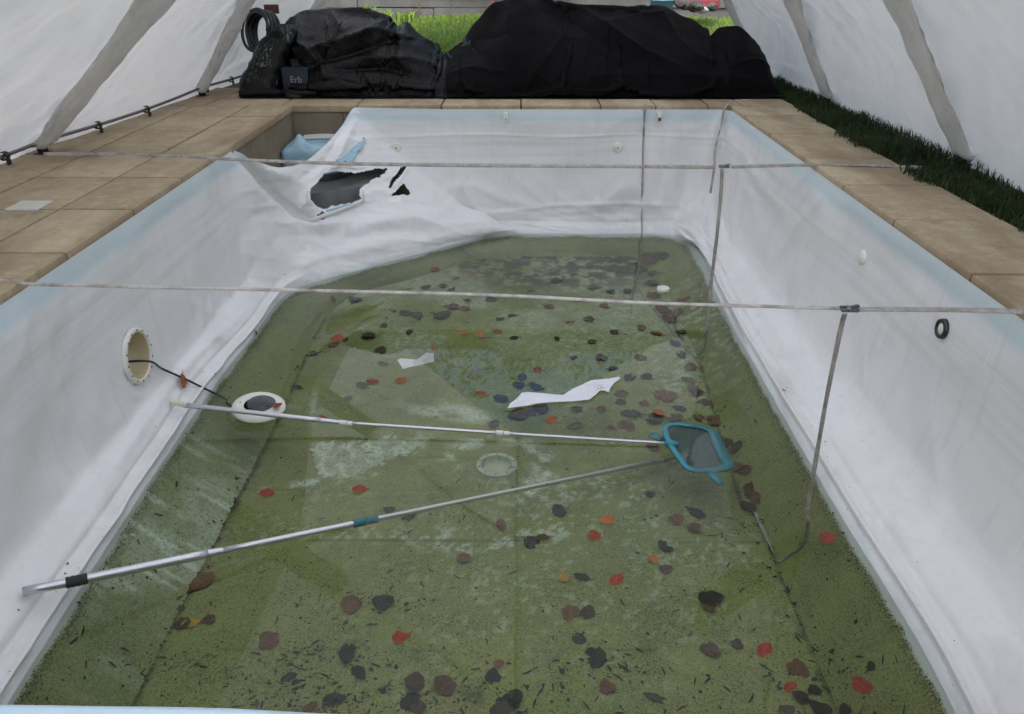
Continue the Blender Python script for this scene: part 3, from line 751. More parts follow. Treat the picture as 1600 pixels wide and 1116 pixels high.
MB().tube(np.stack([0 * yq, yq, RIDGE + 0.06 + 0 * yq], -1), 0.03, 10).build('ridge_pole', M_STEEL, tent)
# rail along the left hem with its clips
yr = np.linspace(-1.5, 9.1, 120); xr_ = pchip(PL[:, 0], PL[:, 1], yr)
kk = np.clip(np.searchsorted(PL[:, 0], yr) - 1, 0, 4); tt = (yr - PL[kk, 0]) / (PL[kk + 1, 0] - PL[kk, 0])
zr = 0.072 - 0.022 * np.sin(np.pi * np.clip(tt, 0, 1))
rail = MB().tube(np.stack([xr_ + 0.018, yr, zr], -1), 0.011, 8).build('hem_rail', M_STEEL, tent)
clip0 = None
for px, py in ((178, 197), (258, 171), (333, 139), (366, 125), (40, 247)):
    q = at_z(px, py, 0.05); q[0] = np.interp(q[1], yr, xr_) + 0.018; q[2] = np.interp(q[1], yr, zr)
    th = np.linspace(-2.6, 2.0, 14)
    if clip0 is None:
        mb = MB(); V, F = ribbon(np.stack([0.022 * np.cos(th), 0 * th, 0.022 * np.sin(th)], -1), 0.035, (0, 1, 0), 0.006); mb.add(V, F)
        mb.box((0.012, -0.017, -0.05), (0.024, 0.017, -0.018), 0.003)
        clip0 = mb.build('hem_clip', M_BLACKPIPE, rail); c = clip0
    else:
        c = clip0.copy(); COL.objects.link(c); c.parent = rail
    c.location = q

# ------------------------------------------------------------------ far end: black tarpaulin thrown over a heap of things
LUMPS = [(-1.93, 7.62, 0.36, 0.44, 0.50), (-1.50, 7.68, 0.50, 0.46, 0.655), (-1.02, 7.60, 0.42, 0.42, 0.50), (-0.62, 7.55, 0.34, 0.38, 0.335),
         (-0.08, 7.72, 0.36, 0.46, 0.72), (0.30, 7.75, 0.38, 0.46, 0.83), (0.80, 7.70, 0.52, 0.48, 0.74), (1.20, 7.72, 0.36, 0.42, 0.735), (1.50, 7.60, 0.34, 0.40, 0.52), (1.93, 7.55, 0.24, 0.30, 0.44), (1.70, 7.35, 0.28, 0.24, 0.26)]
TOPS = np.array([(-2.20, 0.05), (-2.14, 0.42), (-2.04, 0.66), (-1.85, 0.74), (-1.62, 0.75), (-1.42, 0.76), (-1.22, 0.70), (-1.06, 0.56), (-1.00, 0.60), (-0.92, 0.53), (-0.80, 0.43), (-0.66, 0.325), (-0.55, 0.40), (-0.42, 0.52), (-0.28, 0.66),
                 (-0.12, 0.78), (0.02, 0.86), (0.14, 0.88), (0.35, 0.80), (0.60, 0.755), (0.90, 0.745), (1.15, 0.755), (1.32, 0.70), (1.50, 0.60), (1.62, 0.52), (1.70, 0.44), (1.78, 0.52), (1.92, 0.53), (2.04, 0.44), (2.14, 0.33), (2.19, 0.18), (2.24, 0.0)])
LUMPS = [(-1.80, 7.62, 0.32, 0.30, 0.58), (-1.40, 7.68, 0.26, 0.34, 0.65), (-1.00, 7.62, 0.16, 0.26, 0.54), (0.08, 7.72, 0.16, 0.24, 0.86), (0.75, 7.66, 0.46, 0.28, 0.735), (1.20, 7.70, 0.18, 0.30, 0.745), (1.55, 7.52, 0.22, 0.24, 0.50), (1.92, 7.52, 0.18, 0.22, 0.43), (-1.62, 7.20, 0.22, 0.13, 0.20)]
def ridge_y(x): return 7.66 + 0.05 * np.sin(x * 2.3)
def heap_top(x, y, front):
    h = pchip(TOPS[:, 0], TOPS[:, 1], np.ravel(x)).reshape(np.shape(x)); r = ridge_y(x)
    t = np.clip((y - front) / (r - front), 0, 1); u = np.clip((8.42 - y) / (8.42 - r), 0, 1)
    bulge = np.where(x < -0.5, 0.40, 0.50) + 0.10 * vnoise(x * 2.2, 0.0, 0, 611)
    return h * np.minimum(t ** bulge, u ** 0.55)
def heap_h(x, y):
    h = np.zeros(np.broadcast(x, y).shape)
    for cx, cy, rx, ry, hh in LUMPS:
        q = 1 - np.abs((x - cx) / rx) ** 2.4 - np.abs((y - cy) / ry) ** 2.6
        h = np.maximum(h, hh * np.clip(q, 0, 1) ** 0.42)
    return h
def drape(nx, ny, xa, xb, front, backy, slackx, slacky, seed, steps=110, lift=0.0):
    xs = np.linspace(xa, xb, nx); f = front(xs); t = np.linspace(0, 1, ny)
    X = np.repeat(xs[:, None], ny, 1) ; Y = f[:, None] + (backy - f)[:, None] * t[None]
    X = X + 0.012 * fbm(X * 2, Y * 2, 0, seed, 2)
    def Hs(x, y):
        fx = front(x)
        return heap_top(x, y, fx) * (0.90 + 0.07 * vnoise(x * 3.0, y * 3.0, 0, 617)) - 0.01
    fr = np.repeat(f[:, None], ny, 1)
    top = lambda x, y: heap_top(x, y, fr)
    Z = top(X, Y)
    for _ in range(3):                                               # even the spacing of the rows along the profile
        s = np.concatenate([np.zeros((nx, 1)), np.cumsum(np.hypot(np.diff(Y, axis=1), np.diff(Z, axis=1)), 1)], 1)
        for i in range(nx): Y[i] = np.interp(np.linspace(0, s[i, -1], ny), s[i], Y[i])
        Z = top(X, Y)
    P = np.stack([X, Y, Z + 0.006 + lift], -1)
    idx = np.arange(nx * ny).reshape(nx, ny)
    E = []
    def fam(a, b, sl, k): E.append((a.ravel(), b.ravel(), sl, k))
    for o in (0, 1):
        fam(idx[o:-1:2, :], idx[o + 1::2, :], slackx, 0.9); fam(idx[:, o:-1:2], idx[:, o + 1::2], slacky, 0.9)
    for o in (0, 1):
        fam(idx[o:-1:2, :-1], idx[o + 1::2, 1:], (slackx + slacky) / 2, 0.35); fam(idx[o:-1:2, 1:], idx[o + 1::2, :-1], (slackx + slacky) / 2, 0.35)
    for o in (0, 1, 2, 3):
        a = idx[o:-2:4, :]; b = idx[o + 2::4, :]
        m = min(len(a), len(b)); fam(a[:m], b[:m], slackx, 0.10)
        a = idx[:, o:-2:4]; b = idx[:, o + 2::4]; m = min(a.shape[1], b.shape[1]); fam(a[:, :m], b[:, :m], slacky, 0.10)
    P = P.reshape(-1, 3)
    sl_noise = 1 + 0.05 * fbm(P[:, 0] * 1.6, P[:, 1] * 1.6, P[:, 2], seed + 3, 2)
    C = []
    for a, b, sl, k in E:
        L0 = np.linalg.norm(P[a] - P[b], axis=1)
        C.append((a, b, np.minimum(L0, np.median(L0) * 1.6) * (1 + (sl - 1) * (0.6 + 0.4 * sl_noise[a])) * sl_noise[a], k))
    P0 = P.copy(); vel = np.zeros_like(P)
    P[:, 2] += 0.03 * np.abs(fbm(P[:, 0] * 5, P[:, 1] * 5, P[:, 2] * 5, seed + 7, 3))
    P[:, :2] += 0.012 * np.stack([fbm(P[:, 0] * 7, P[:, 1] * 7, P[:, 2] * 7, seed + 8, 2), fbm(P[:, 0] * 7, P[:, 1] * 7, P[:, 2] * 7, seed + 9, 2)], -1)
    e = 0.02
    for s in range(steps):
        old = P.copy()
        vel *= 0.93; P = P + vel; P[:, 2] -= 0.0016
        for it in range(4):
            for a, b, L0, k in C:
                dv = P[b] - P[a]; L = np.linalg.norm(dv, axis=1) + 1e-9
                c = (k * 0.5 * (L - L0) / L)[:, None] * dv
                P[a] += c; P[b] -= c
            h = Hs(P[:, 0], P[:, 1]) + 0.006 + lift
            gx = (Hs(P[:, 0] + e, P[:, 1]) - Hs(P[:, 0] - e, P[:, 1])) / (2 * e); gy = (Hs(P[:, 0], P[:, 1] + e) - Hs(P[:, 0], P[:, 1] - e)) / (2 * e)
            pen = np.clip(h - P[:, 2], 0, 0.2); g2 = 1 + np.minimum(gx ** 2 + gy ** 2, 9)
            hit = pen > 0
            P[:, 0] -= gx.clip(-3, 3) * pen / g2; P[:, 1] -= gy.clip(-3, 3) * pen / g2; P[:, 2] += pen / g2
            P[:, 2] = np.maximum(P[:, 2], 0.006 + 0.4 * lift)
            P[hit, :2] = P[hit, :2] * 0.55 + old[hit, :2] * 0.45           # friction
        P[:, 1] = np.maximum(P[:, 1], YB + 0.30)
        vel = np.clip(P - old, -0.03, 0.03)
    return P.reshape(nx, ny, 3)
def tarp_mat(name, rough, crk, scratch=0.0, spec=0.25):
    k = NT(name); pos = k.pos(); v = k.obj()
    a = k.noise(pos, 5.0, 5, 0.6); b = k.noise(k.scale(pos, (9, 9, 26)), 1.0, 5, 0.7); c2 = k.noise(pos, 26.0, 5, 0.7, 1.2)
    col = k.mix(a, (0.0028, 0.0026, 0.0031), (0.0052, 0.0047, 0.0056))
    dust = k.noise(pos, 60.0, 5, 0.75)
    col = k.mix(k.mr(dust, 0.60, 0.8, 0, 0.25), col, (0.012, 0.012, 0.014))
    if scratch:
        s = k.noise(k.scale(v, (60, 60, 9)), 1.0, 5, 0.8, 1.5); s2 = k.noise(v, 5.5, 3, 0.6)
        col = k.mix(k.math('MULTIPLY', k.mr(s, 0.55, 0.62, 0, 1), k.mr(s2, 0.46, 0.58)), col, (0.34, 0.40, 0.37))
    h = k.math('ADD', k.math('MULTIPLY', b, 0.5), c2)
    nm = k.bump(h, 0.014, crk)
    nm = k.bump(k.noise(pos, 300.0, 2, 0.5), 0.0006, 0.4, nm)
    return k.set(col, k.mr(a, 0.35, 0.7, rough, rough + 0.14), 0.0, nm, spec)
M_TARP2 = tarp_mat('matt_black_polythene', 0.62, 0.35, 0.0, 0.07)
M_TARP, M_BAG = tarp_mat('black_polythene', 0.20, 0.55, 0.0, 0.20), tarp_mat('scuffed_black_plastic', 0.36, 0.35, 1.0)
M_MAT = tarp_mat('ground_foil', 0.45, 0.4)
frontA = lambda x: 7.07 + 0.20 * sstep(-1.92, -2.02, x) + 0.02 * np.sin(x * 9)
TA = drape(118, 62, -2.16, -0.40, frontA, 8.42, 1.12, 1.10, 601)
frontB = lambda x: 7.03 + 0.02 * np.sin(x * 7 + 1) + 0.05 * sstep(1.7, 2.1, x)
TB = drape(122, 64, -0.58, 2.20, frontB, 8.42, 1.07, 1.06, 641, lift=0.022)
def upsample(Gt, k):
    n, m = Gt.shape[:2]
    A = pchip(np.arange(n), Gt.reshape(n, -1), np.linspace(0, n - 1, (n - 1) * k + 1)).reshape(-1, m, 3).transpose(1, 0, 2)
    B = pchip(np.arange(m), A.reshape(m, -1), np.linspace(0, m - 1, (m - 1) * k + 1))
    return B.reshape(-1, (n - 1) * k + 1, 3).transpose(1, 0, 2)
def crumple(Gt, amp, seed, lines):
    Gt = upsample(Gt, 3)
    N = grid_normals(Gt); N *= np.where(N[..., 2:] + -N[..., 1:2] * 0.5 < 0, -1.0, 1.0)
    x, y, z = Gt[..., 0], Gt[..., 1], Gt[..., 2]
    wx, wz = 0.25 * fbm(x * 2, y * 2, z * 2, seed, 2), 0.25 * fbm(x * 2, y * 2, z * 2, seed + 1, 2)
    off = sstep(0.0, 0.12, z)
    d = amp * ridged((x + wx) * 2.4 - z * 1.4, (z + wz) * 2.6 + x * 0.9, y * 1.2, seed + 2, 2, 0.38) * (0.35 + 0.65 * sstep(-0.3, 0.5, vnoise(x * 1.7, z * 2.5, 0, seed + 3)))
    d += 0.13 * amp * ridged((x + wx) * 7 + z * 5, (z + wz) * 8 - x * 3, y * 5, seed + 5, 2)
    d += 0.04 * amp * fbm(x * 26, y * 26, z * 26, seed + 6, 3)
    Q = to_px(Gt)
    for pts, w, am in lines:
        best = np.full(Q.shape[:2], 1e9); tt = np.zeros_like(best)
        for k in range(len(pts) - 1):
            p, q = np.array(pts[k], float), np.array(pts[k + 1], float)
            t = np.clip(((Q - p) @ (q - p)) / ((q - p) @ (q - p)), 0, 1)
            dd = np.linalg.norm(Q - p - t[..., None] * (q - p), axis=2)
            m = dd < best; best = np.where(m, dd, best); tt = np.where(m, (k + t) / (len(pts) - 1), tt)
        d += am * np.exp(-best / w) * np.sin(np.pi * np.clip(tt * 0.9 + 0.08, 0, 1)) ** 0.6
    Gt = Gt + N * (d * (0.25 + 0.75 * off))[..., None]
    Gt[..., 2] = np.maximum(Gt[..., 2], 0.005); Gt[..., 1] = np.maximum(Gt[..., 1], YB + 0.32)
    return Gt
def tarp(name, Gt, label, mat):
    o = mesh_obj(name, Gt, grid_faces(Gt.shape[0], Gt.shape[1], flip=False), mat)
    return tag(o, label, 'tarpaulin', 'black tarpaulins over the heap')
LA = [([(455, 95), (520, 75), (590, 50), (690, 74)], 5, 0.068), ([(470, 108), (540, 84), (600, 62), (660, 66)], 6, -0.075), ([(600, 34), (565, 60), (500, 84)], 5, 0.045), ([(430, 60), (470, 100), (480, 140)], 7, -0.060),
      ([(470, 30), (465, 70), (500, 100)], 6, 0.045), ([(520, 20), (535, 50)], 6, 0.030), ([(560, 90), (640, 95), (700, 112)], 6, 0.053), ([(520, 110), (600, 105), (680, 125)], 7, -0.060), ([(500, 90), (510, 125), (560, 140)], 6, 0.045), ([(610, 60), (650, 80), (690, 100)], 5, 0.045)]
LB = [([(850, 0), (905, 17), (945, 42), (1010, 82), (1095, 122)], 6, 0.05), ([(850, 16), (900, 36), (960, 75), (1060, 122)], 9, -0.035), ([(945, 40), (1005, 26), (1035, 22), (1060, 62)], 5, 0.035), ([(795, 12), (792, 60), (800, 105)], 6, 0.03),
      ([(890, 45), (850, 95), (815, 145)], 8, 0.025), ([(690, 120), (740, 108), (795, 112)], 5, 0.03), ([(745, 62), (790, 55), (800, 60)], 6, -0.02), ([(720, 60), (760, 90), (790, 140)], 8, -0.03), ([(1060, 62), (1090, 90), (1130, 100)], 7, 0.025),
      ([(1130, 60), (1140, 95), (1165, 115)], 6, -0.04), ([(1140, 100), (1180, 95), (1210, 112)], 5, 0.03), ([(920, 120), (1020, 115), (1180, 125)], 6, 0.022), ([(900, 60), (980, 110), (1040, 128)], 8, -0.02)]
tarp('tarpaulin', crumple(TA, 0.024, 701, LA), 'shiny crumpled black tarpaulin over the lower heap beside the hose coil', M_TARP)
tarp('tarpaulin', crumple(TB, 0.016, 731, LB), 'matt black tarpaulin draped over the taller heap with a flat top', M_TARP2)

# things lying with the heap
fm = MB()
xs_ = np.linspace(-2.35, 2.12, 60); ysf = np.linspace(YB + 0.335, 7.7, 8)
A_, B_ = np.meshgrid(xs_, ysf, indexing='ij')
mt = np.stack([A_, B_ + 0.012 * vnoise(A_ * 4, 0, 0, 801) * (B_ < 7.0), 0.008 + 0.006 * np.abs(vnoise(A_ * 9, B_ * 9, 0, 803))], -1)
mt2 = mt.copy(); mt2[..., 2] -= 0.006
fm.add(mt, grid_faces(60, 8).tolist()); fm.add(mt2, grid_faces(60, 8, flip=True).tolist())
mat_o = thing('ground_foil', 'black foil mat under the heap, rolled along its left front edge', 'foil mat', (-0.1, 7.2, 0))
fm.build('foil_sheet', M_MAT, mat_o)
rl = np.linspace(-2.36, -1.70, 26)
MB().tube(np.stack([rl, YB + 0.40 + 0.015 * np.sin(rl * 8), np.full(26, 0.034) + 0.004 * np.sin(rl * 14)], -1), 0.034 * (1 - 0.35 * sstep(-1.95, -1.7, rl)) * (1 + 0.10 * vnoise(rl * 12, 0, 0, 5)), 14).build('rolled_edge', M_MAT, mat_o)
# hose coil leaning at the left end of the heap
hc = at_y(409, 50, 7.50)
th = np.linspace(0, 2 * np.pi * 9.2, 460); R_ = 0.162 + 0.014 * np.sin(th * 0.37 + 1) + 0.006 * vnoise(th, 0, 0, 9)
co = np.stack([R_ * np.cos(th), (th / th[-1] - 0.5) * 0.15 + 0.01 * np.sin(th * 1.3), R_ * np.sin(th)], -1)
co = co * (1, 1, 1)
co = co @ np.array(Euler((math.radians(-14), 0, math.radians(-38))).to_matrix()).T + hc
tag(MB().tube(co, 0.0135, 9).build('hose_coil', M_BLACKPIPE), 'coil of black hose standing at the tent end of the heap', 'hose')
tag(MB().box(at_y(424, 12, 7.8) + (-0.065, -0.012, -0.05), at_y(424, 12, 7.8) + (0.065, 0.012, 0.025), 0.004).build('wooden_board', plain('reddish_brown_wood', (0.10, 0.035, 0.025), 0.6, 0, 0.3, 20)), 'small reddish brown board sticking up behind the hose coil', 'board')
# stiff scuffed bag at the left end
nb, mb_ = 44, 30
uu, vv = np.meshgrid(np.linspace(0, 2 * np.pi, nb), np.linspace(0, 1, mb_), indexing='ij')
sx = 0.20 * np.sign(np.cos(uu)) * np.abs(np.cos(uu)) ** 0.7; sy = 0.17 * np.sign(np.sin(uu)) * np.abs(np.sin(uu)) ** 0.7
tap = np.sqrt(np.clip(1 - (vv * 0.985) ** 5, 0, 1)) * (1 - 0.18 * vv)
bg_ = np.stack([-2.25 + sx * 0.85 * tap + 0.26 * vv ** 1.3, 7.24 + sy * tap + 0.12 * vv, 0.006 + 0.53 * vv], -1)
bn = grid_normals(bg_); bn *= np.sign(np.sum(bn * (bg_ - np.array([-2.20, 7.3, 0.25])), 2, keepdims=True))
bg_ += bn * (0.016 * ridged(bg_[..., 0] * 6 + bg_[..., 2] * 3, bg_[..., 1] * 6, bg_[..., 2] * 5, 811, 3))[..., None]
bg_[-1] = bg_[0]; bg_[..., 2] = np.maximum(bg_[..., 2], 0.005)
tag(mesh_obj('rubble_bag', bg_, grid_faces(nb, mb_) if True else None, M_BAG), 'bulging black plastic bag with pale scuffs below the hose coil', 'bag')
# blue carton half under the tarpaulin
blue = plain('blue_card', (0.005, 0.014, 0.028), 0.55, 0, 0.15, 30)
c0 = at_y(444, 147, 7.10); c0[2] = 0.014
carton = thing('carton', 'dark blue carton printed Erb, half covered by the tarpaulin', 'box', (c0[0] + 0.11, 7.2, 0.014))
MB().box((c0[0], 7.10, 0.014), (c0[0] + 0.22, 7.30, 0.225), 0.004).build('carton_body', blue, carton)
MB().box((c0[0] - 0.002, 7.097, 0.214), (c0[0] + 0.222, 7.20, 0.229), 0.002).build('lid_flap', blue, carton)
fc = bpy.data.curves.new('lettering', 'FONT'); fc.body = 'Erb'; fc.size = 0.074; fc.extrude = 0.0006
fc.materials.append(plain('white_print', (0.25, 0.27, 0.30), 0.6))
tmp = bpy.data.objects.new('lettering', fc); COL.objects.link(tmp); bpy.context.view_layer.update()
lme = bpy.data.meshes.new_from_object(tmp.evaluated_get(bpy.context.evaluated_depsgraph_get())); bpy.data.objects.remove(tmp)
fo_ = bpy.data.objects.new('lettering', lme); COL.objects.link(fo_); fo_.parent = carton
lp = at_y(453.5, 129, 7.096)
fo_.location = [lp[i] - carton['_base'][i] for i in range(3)]; fo_.rotation_euler = (math.pi / 2, 0, 0)

# ------------------------------------------------------------------ beyond the far end
def grass(name, n, area, zf, hmin, hmax, w, mat, seed, dens=None, lean=0.6):
    r = np.random.default_rng(seed)
    x = r.uniform(area[0], area[1], n * 2); y = r.uniform(area[2], area[3], n * 2)
    keep = np.ones(n * 2, bool) if dens is None else r.random(n * 2) < dens(x, y)
    x, y = x[keep][:n], y[keep][:n]; m = len(x)
    h = r.uniform(hmin, hmax, m) * (0.7 + 0.6 * np.clip(0.5 + vnoise(x * 3, y * 3, 0, seed), 0, 1)); a = r.uniform(0, 2 * np.pi, m); ln = r.uniform(0.1, lean, m); la = r.uniform(0, 2 * np.pi, m)
    ww = w * r.uniform(0.6, 1.4, m)
    b = np.stack([x, y, zf(x, y)], -1); s = np.stack([np.cos(a), np.sin(a), 0 * a], -1) * ww[:, None] / 2; l = np.stack([np.cos(la), np.sin(la), 0 * la], -1) * (ln * h)[:, None]
    up = np.array([0, 0, 1.0])
    m1 = b + l * 0.35 + up * (h * 0.6)[:, None]; t = b + l * 1.1 + up * (h * (1 - 0.25 * ln))[:, None]
    V = np.stack([b - s, b + s, m1 + s * 0.8, m1 - s * 0.8, t], 1).reshape(-1, 3)
    q = np.arange(m) * 5
    F = np.stack([q, q + 1, q + 2, q + 3], -1).tolist() + np.stack([q + 3, q + 2, q + 4], -1).tolist()
    return tag(mesh_obj(name, V, F, mat), kind='stuff')
g = grass('lawn_grass', 26000, (-2.4, 2.6, 8.35, 10.75), lambda x, y: ground_z(x, y) - 0.004, 0.022, 0.058, 0.010, M_LAWN, 901)
g['label'] = 'short bright green lawn rising behind the heap'
edge = lambda y: 2.165 + 0.06 * vnoise(y * 2.6, 0, 0, 905) + 0.035 * vnoise(y * 9, 0, 0, 906)
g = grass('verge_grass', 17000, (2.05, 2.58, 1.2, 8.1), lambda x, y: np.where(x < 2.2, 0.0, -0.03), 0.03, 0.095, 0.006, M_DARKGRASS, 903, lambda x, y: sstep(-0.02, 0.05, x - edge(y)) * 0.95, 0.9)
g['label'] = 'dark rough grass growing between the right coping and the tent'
g = grass('tall_weeds', 420, (-1.85, -1.30, 10.2, 10.7), lambda x, y: ground_z(x, y), 0.10, 0.20, 0.03, M_LAWN, 907, lambda x, y: sstep(-0.1, 0.4, vnoise(x * 5, y * 5, 0, 3)))
g['label'] = 'tuft of broad leaved weeds below the timber wall'
# timber retaining wall: grey boards laid edge on edge
tw = thing('timber_wall', 'low wall of weathered grey boards behind the lawn', 'timber wall', (0, 10.8, 0.4))
M_TIMBER = concrete_mat('weathered_timber', (0.13, 0.128, 0.125), (0.22, 0.215, 0.21), 1.5)
z0 = 0.36
for rowi, hgt in enumerate((0.15, 0.12, 0.16, 0.15)):
    xa = -3.2 - 0.7 * (rowi % 2)
    while xa < 3.3:
        ln = 1.9 + 0.3 * RNG.random()
        o = MB().box((-ln / 2 + 0.004, -0.03, 0), (ln / 2 - 0.004, 0.03, hgt - 0.008), 0.006).build('board', M_TIMBER, None, False)
        o.parent = tw; o.location = (xa + ln / 2, RNG.normal(0, 0.014), z0 - 0.4 + 0.0); o.rotation_euler = (RNG.normal(0, 0.03), RNG.normal(0, 0.006), RNG.normal(0, 0.004)); xa += ln
    z0 += hgt
for xp in np.arange(-3.1, 3.4, 1.25): MB().box((xp - 0.04, 10.84, 0.2), (xp + 0.04, 10.92, 0.98), 0.004).build('post', M_TIMBER, tw, False)
# hedge added out of view, height set for what water and tarpaulin mirror
M_HEDGE = grass_mat('hedge_leaf', (0.045, 0.085, 0.022), (0.08, 0.12, 0.035), (0.10, 0.10, 0.04))
hr = np.random.default_rng(911); nh = 10500
hx, hz = hr.uniform(-7, 7, nh), hr.uniform(0.5, 3.7, nh); hy = 12.2 + 0.5 * np.abs(fbm(hx * 1.1, hz * 1.1, 0, 912, 3)) + hr.uniform(-0.2, 0.4, nh)
hz *= 1 - 0.12 * np.abs(vnoise(hx * 0.8, 0, 0, 914))
cen = np.stack([hx, hy, hz], -1); a1 = hr.normal(size=(nh, 3)); a1 /= np.linalg.norm(a1, axis=1, keepdims=True); a2 = np.cross(a1, hr.normal(size=(nh, 3))); a2 /= np.linalg.norm(a2, axis=1, keepdims=True)
sz = hr.uniform(0.04, 0.10, nh)[:, None]
V = np.stack([cen - a1 * sz, cen + a2 * sz * 0.5, cen + a1 * sz, cen - a2 * sz * 0.5], 1).reshape(-1, 3)
q = np.arange(nh) * 4
hedge = thing('hedge', 'unseen dark green hedge beyond the timber wall, added for the reflections', 'hedge', (0, 12.8, 0.4))
tag(mesh_obj('foliage', V, np.stack([q, q + 1, q + 2, q + 3], -1).tolist(), M_HEDGE, hedge), kind='stuff')
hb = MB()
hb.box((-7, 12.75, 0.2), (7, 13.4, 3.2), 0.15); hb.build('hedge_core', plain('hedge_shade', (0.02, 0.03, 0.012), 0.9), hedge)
# bits on the far right of the lawn
def gpt(px, py, y): return at_y(px, py, y)
red = plain('faded_red_plastic', (0.30, 0.035, 0.04), 0.5, 0, 0.2, 20)
rc = gpt(1098, 4, 10.1); tray = thing('red_crate', 'faded red plastic crate behind the rubble at the lawn edge', 'crate', (rc[0], 10.1, rc[2] - 0.06))
MB().box((rc[0] - 0.17, 10.0, rc[2] - 0.06), (rc[0] + 0.17, 10.22, rc[2] - 0.045), 0.004).build('crate_base', red, tray)
for k in range(3):
    MB().box((rc[0] - 0.17, 9.995, rc[2] - 0.05 + k * 0.045), (rc[0] + 0.17, 10.005, rc[2] - 0.025 + k * 0.045), 0.002).build('crate_slat', red, tray)
    MB().box((rc[0] - 0.17, 10.215, rc[2] - 0.05 + k * 0.045), (rc[0] + 0.17, 10.225, rc[2] - 0.025 + k * 0.045), 0.002).build('crate_slat', red, tray)
for sx_ in (-1, 1):
    for yy_ in (10.0, 10.22): MB().box((rc[0] + sx_ * 0.165 - 0.01, yy_ - 0.012, rc[2] - 0.06), (rc[0] + sx_ * 0.165 + 0.01, yy_ + 0.012, rc[2] + 0.09), 0.002).build('crate_corner', red, tray)
bt = gpt(1040, 1, 9.9)
tub = MB().lathe([(0.0, 0.004), (0.10, 0.0), (0.115, 0.01), (0.135, 0.15), (0.145, 0.152), (0.145, 0.16), (0.128, 0.16), (0.11, 0.02), (0.0, 0.015)], Matrix.Translation((bt[0] - 0.04, 9.9, bt[2] - 0.15)), 28)
tag(tub.build('plastic_tub', plain('pale_blue_plastic', (0.20, 0.36, 0.46), 0.4)), 'pale blue plastic tub peeping over the flat top of the tall heap', 'tub')
M_ROCK = concrete_mat('rubble_stone', (0.06, 0.058, 0.056), (0.14, 0.13, 0.12), 14)
where = ['below the middle of the red crate', 'pale and pointed in front of the red crate', 'low by the tent edge', 'beside the blue tub', 'between tub and crate', 'right under the red crate corner', 'smallest among the rubble']
for k, (px, py, s_) in enumerate([(1090, 10, 0.07), (1097, 16, 0.05), (1112, 11, 0.06), (1062, 6, 0.06), (1074, 9, 0.07), (1084, 14, 0.045), (1068, 12, 0.035)]):
    p = gpt(px, py, 9.72 + 0.05 * k); bm = bmesh.new(); bmesh.ops.create_icosphere(bm, subdivisions=2, radius=1)
    for v in bm.verts:
        c = np.array(v.co); f = 1 + 0.35 * float(vnoise(c[0] * 1.3 + k * 7, c[1] * 1.3, c[2] * 1.3, 921)); v.co = Vector(c * f * s_ * (1.2, 0.9, 0.8))
    me = bpy.data.meshes.new('stone'); bm.to_mesh(me); bm.free()
    o = link('stone', me, M_ROCK); o.location = p; tag(o, 'dark rubble stone ' + where[k], 'stone', 'rubble at the edge of the lawn')
    if k == 1: o.data.materials.clear(); o.data.materials.append(concrete_mat('pale_stone', (0.4, 0.4, 0.4), (0.55, 0.55, 0.54), 10))
sm = plain('dry_stalk', (0.32, 0.26, 0.16), 0.7)
for k, (a, b) in enumerate([((657, 15), (654, 0)), ((656, 16), (650, 7)), ((666, 16), (668, 6)), ((702, 18), (714, 7))]):
    p0, p1 = at_y(*a, 10.55), at_y(*b, 10.5)
    tag(MB().tube(catmull([p0 - (0, 0, 0.05), (p0 + p1) / 2 + (0.004, 0, 0), p1], 8), 0.0035, 6).build('dry_stalk', sm), ['tallest dry stalk standing against the timber wall', 'short dry stalk leaning left beside the tallest one', 'short upright dry stalk right of the tallest one', 'slanting dry stalk lying towards the middle of the timber wall'][k], 'stalk', 'dry stalks before the timber wall')
p0, p1 = at_y(769.5, 12, 10.6), at_y(770, -6, 10.65)
tag(MB().tube([p0, (p0 + p1) / 2, p1], 0.010, 8).build('red_peg', red), 'thin red peg standing by the timber wall above the tall heap', 'peg')

# ------------------------------------------------------------------ fittings of the pool
def bvh_of(*objs):
    V, F, n = [], [], 0
    for o in objs:
        m = np.array([v.co for v in o.data.vertices]) + np.array(o.parent['_base']) * 0 
        V.append(m); F += [[i + n for i in p.vertices] for p in o.data.polygons]; n += len(m)
    return BVHTree.FromPolygons(np.concatenate(V).tolist(), F)
BVH = bvh_of(sheet, fo)
def cast(px, py, off=0.0):
    d = Vector(ray(px, py)).normalized(); h = BVH.ray_cast(Vector(CAMP), d)
    if h[0] is None: return at_z(px, py, -1.2 if py > 300 else 0.0), np.array([0, 0, 1.0])
    p, n = h[0], h[1]
    if n.dot(d) > 0: n = -n
    return np.array(p + n * off), np.array(n)
def face_mat(p, n, roll=0.0):
    return Matrix.Translation(p) @ Vector(n).to_track_quat('Z', 'Y').to_matrix().to_4x4()
# lamp niche on the left wall
NM = Matrix.Translation((NICHE[0] + 0.015, NICHE[1], NICHE[2])) @ Euler((0, math.radians(88), 0)).to_matrix().to_4x4()
niche = thing('lamp_niche', 'empty round lamp niche with a white screwed ring on the left wall', 'lamp niche', NICHE)
M_RING = plain('ivory_plastic', (0.72, 0.70, 0.64), 0.35, 0, 0.06, 25)
MB().lathe([(0.112, -0.004), (0.112, 0.006), (0.115, 0.008), (0.131, 0.007), (0.134, 0.003), (0.134, -0.012)], NM, 48).build('flange_ring', M_RING, niche)
k_ = NT('yellowed_plastic'); ps = k_.pos()
M_YEL = k_.set(k_.mix(k_.noise(k_.scale(ps, (3, 40, 3)), 1.0, 4), (0.46, 0.38, 0.22), (0.60, 0.53, 0.36)), 0.45)
MB().lathe([(0.1125, 0.003), (0.110, -0.05), (0.096, -0.085), (0.080, -0.095), (0.0, -0.10)], NM, 40, True).build('niche_bowl', M_YEL, niche)
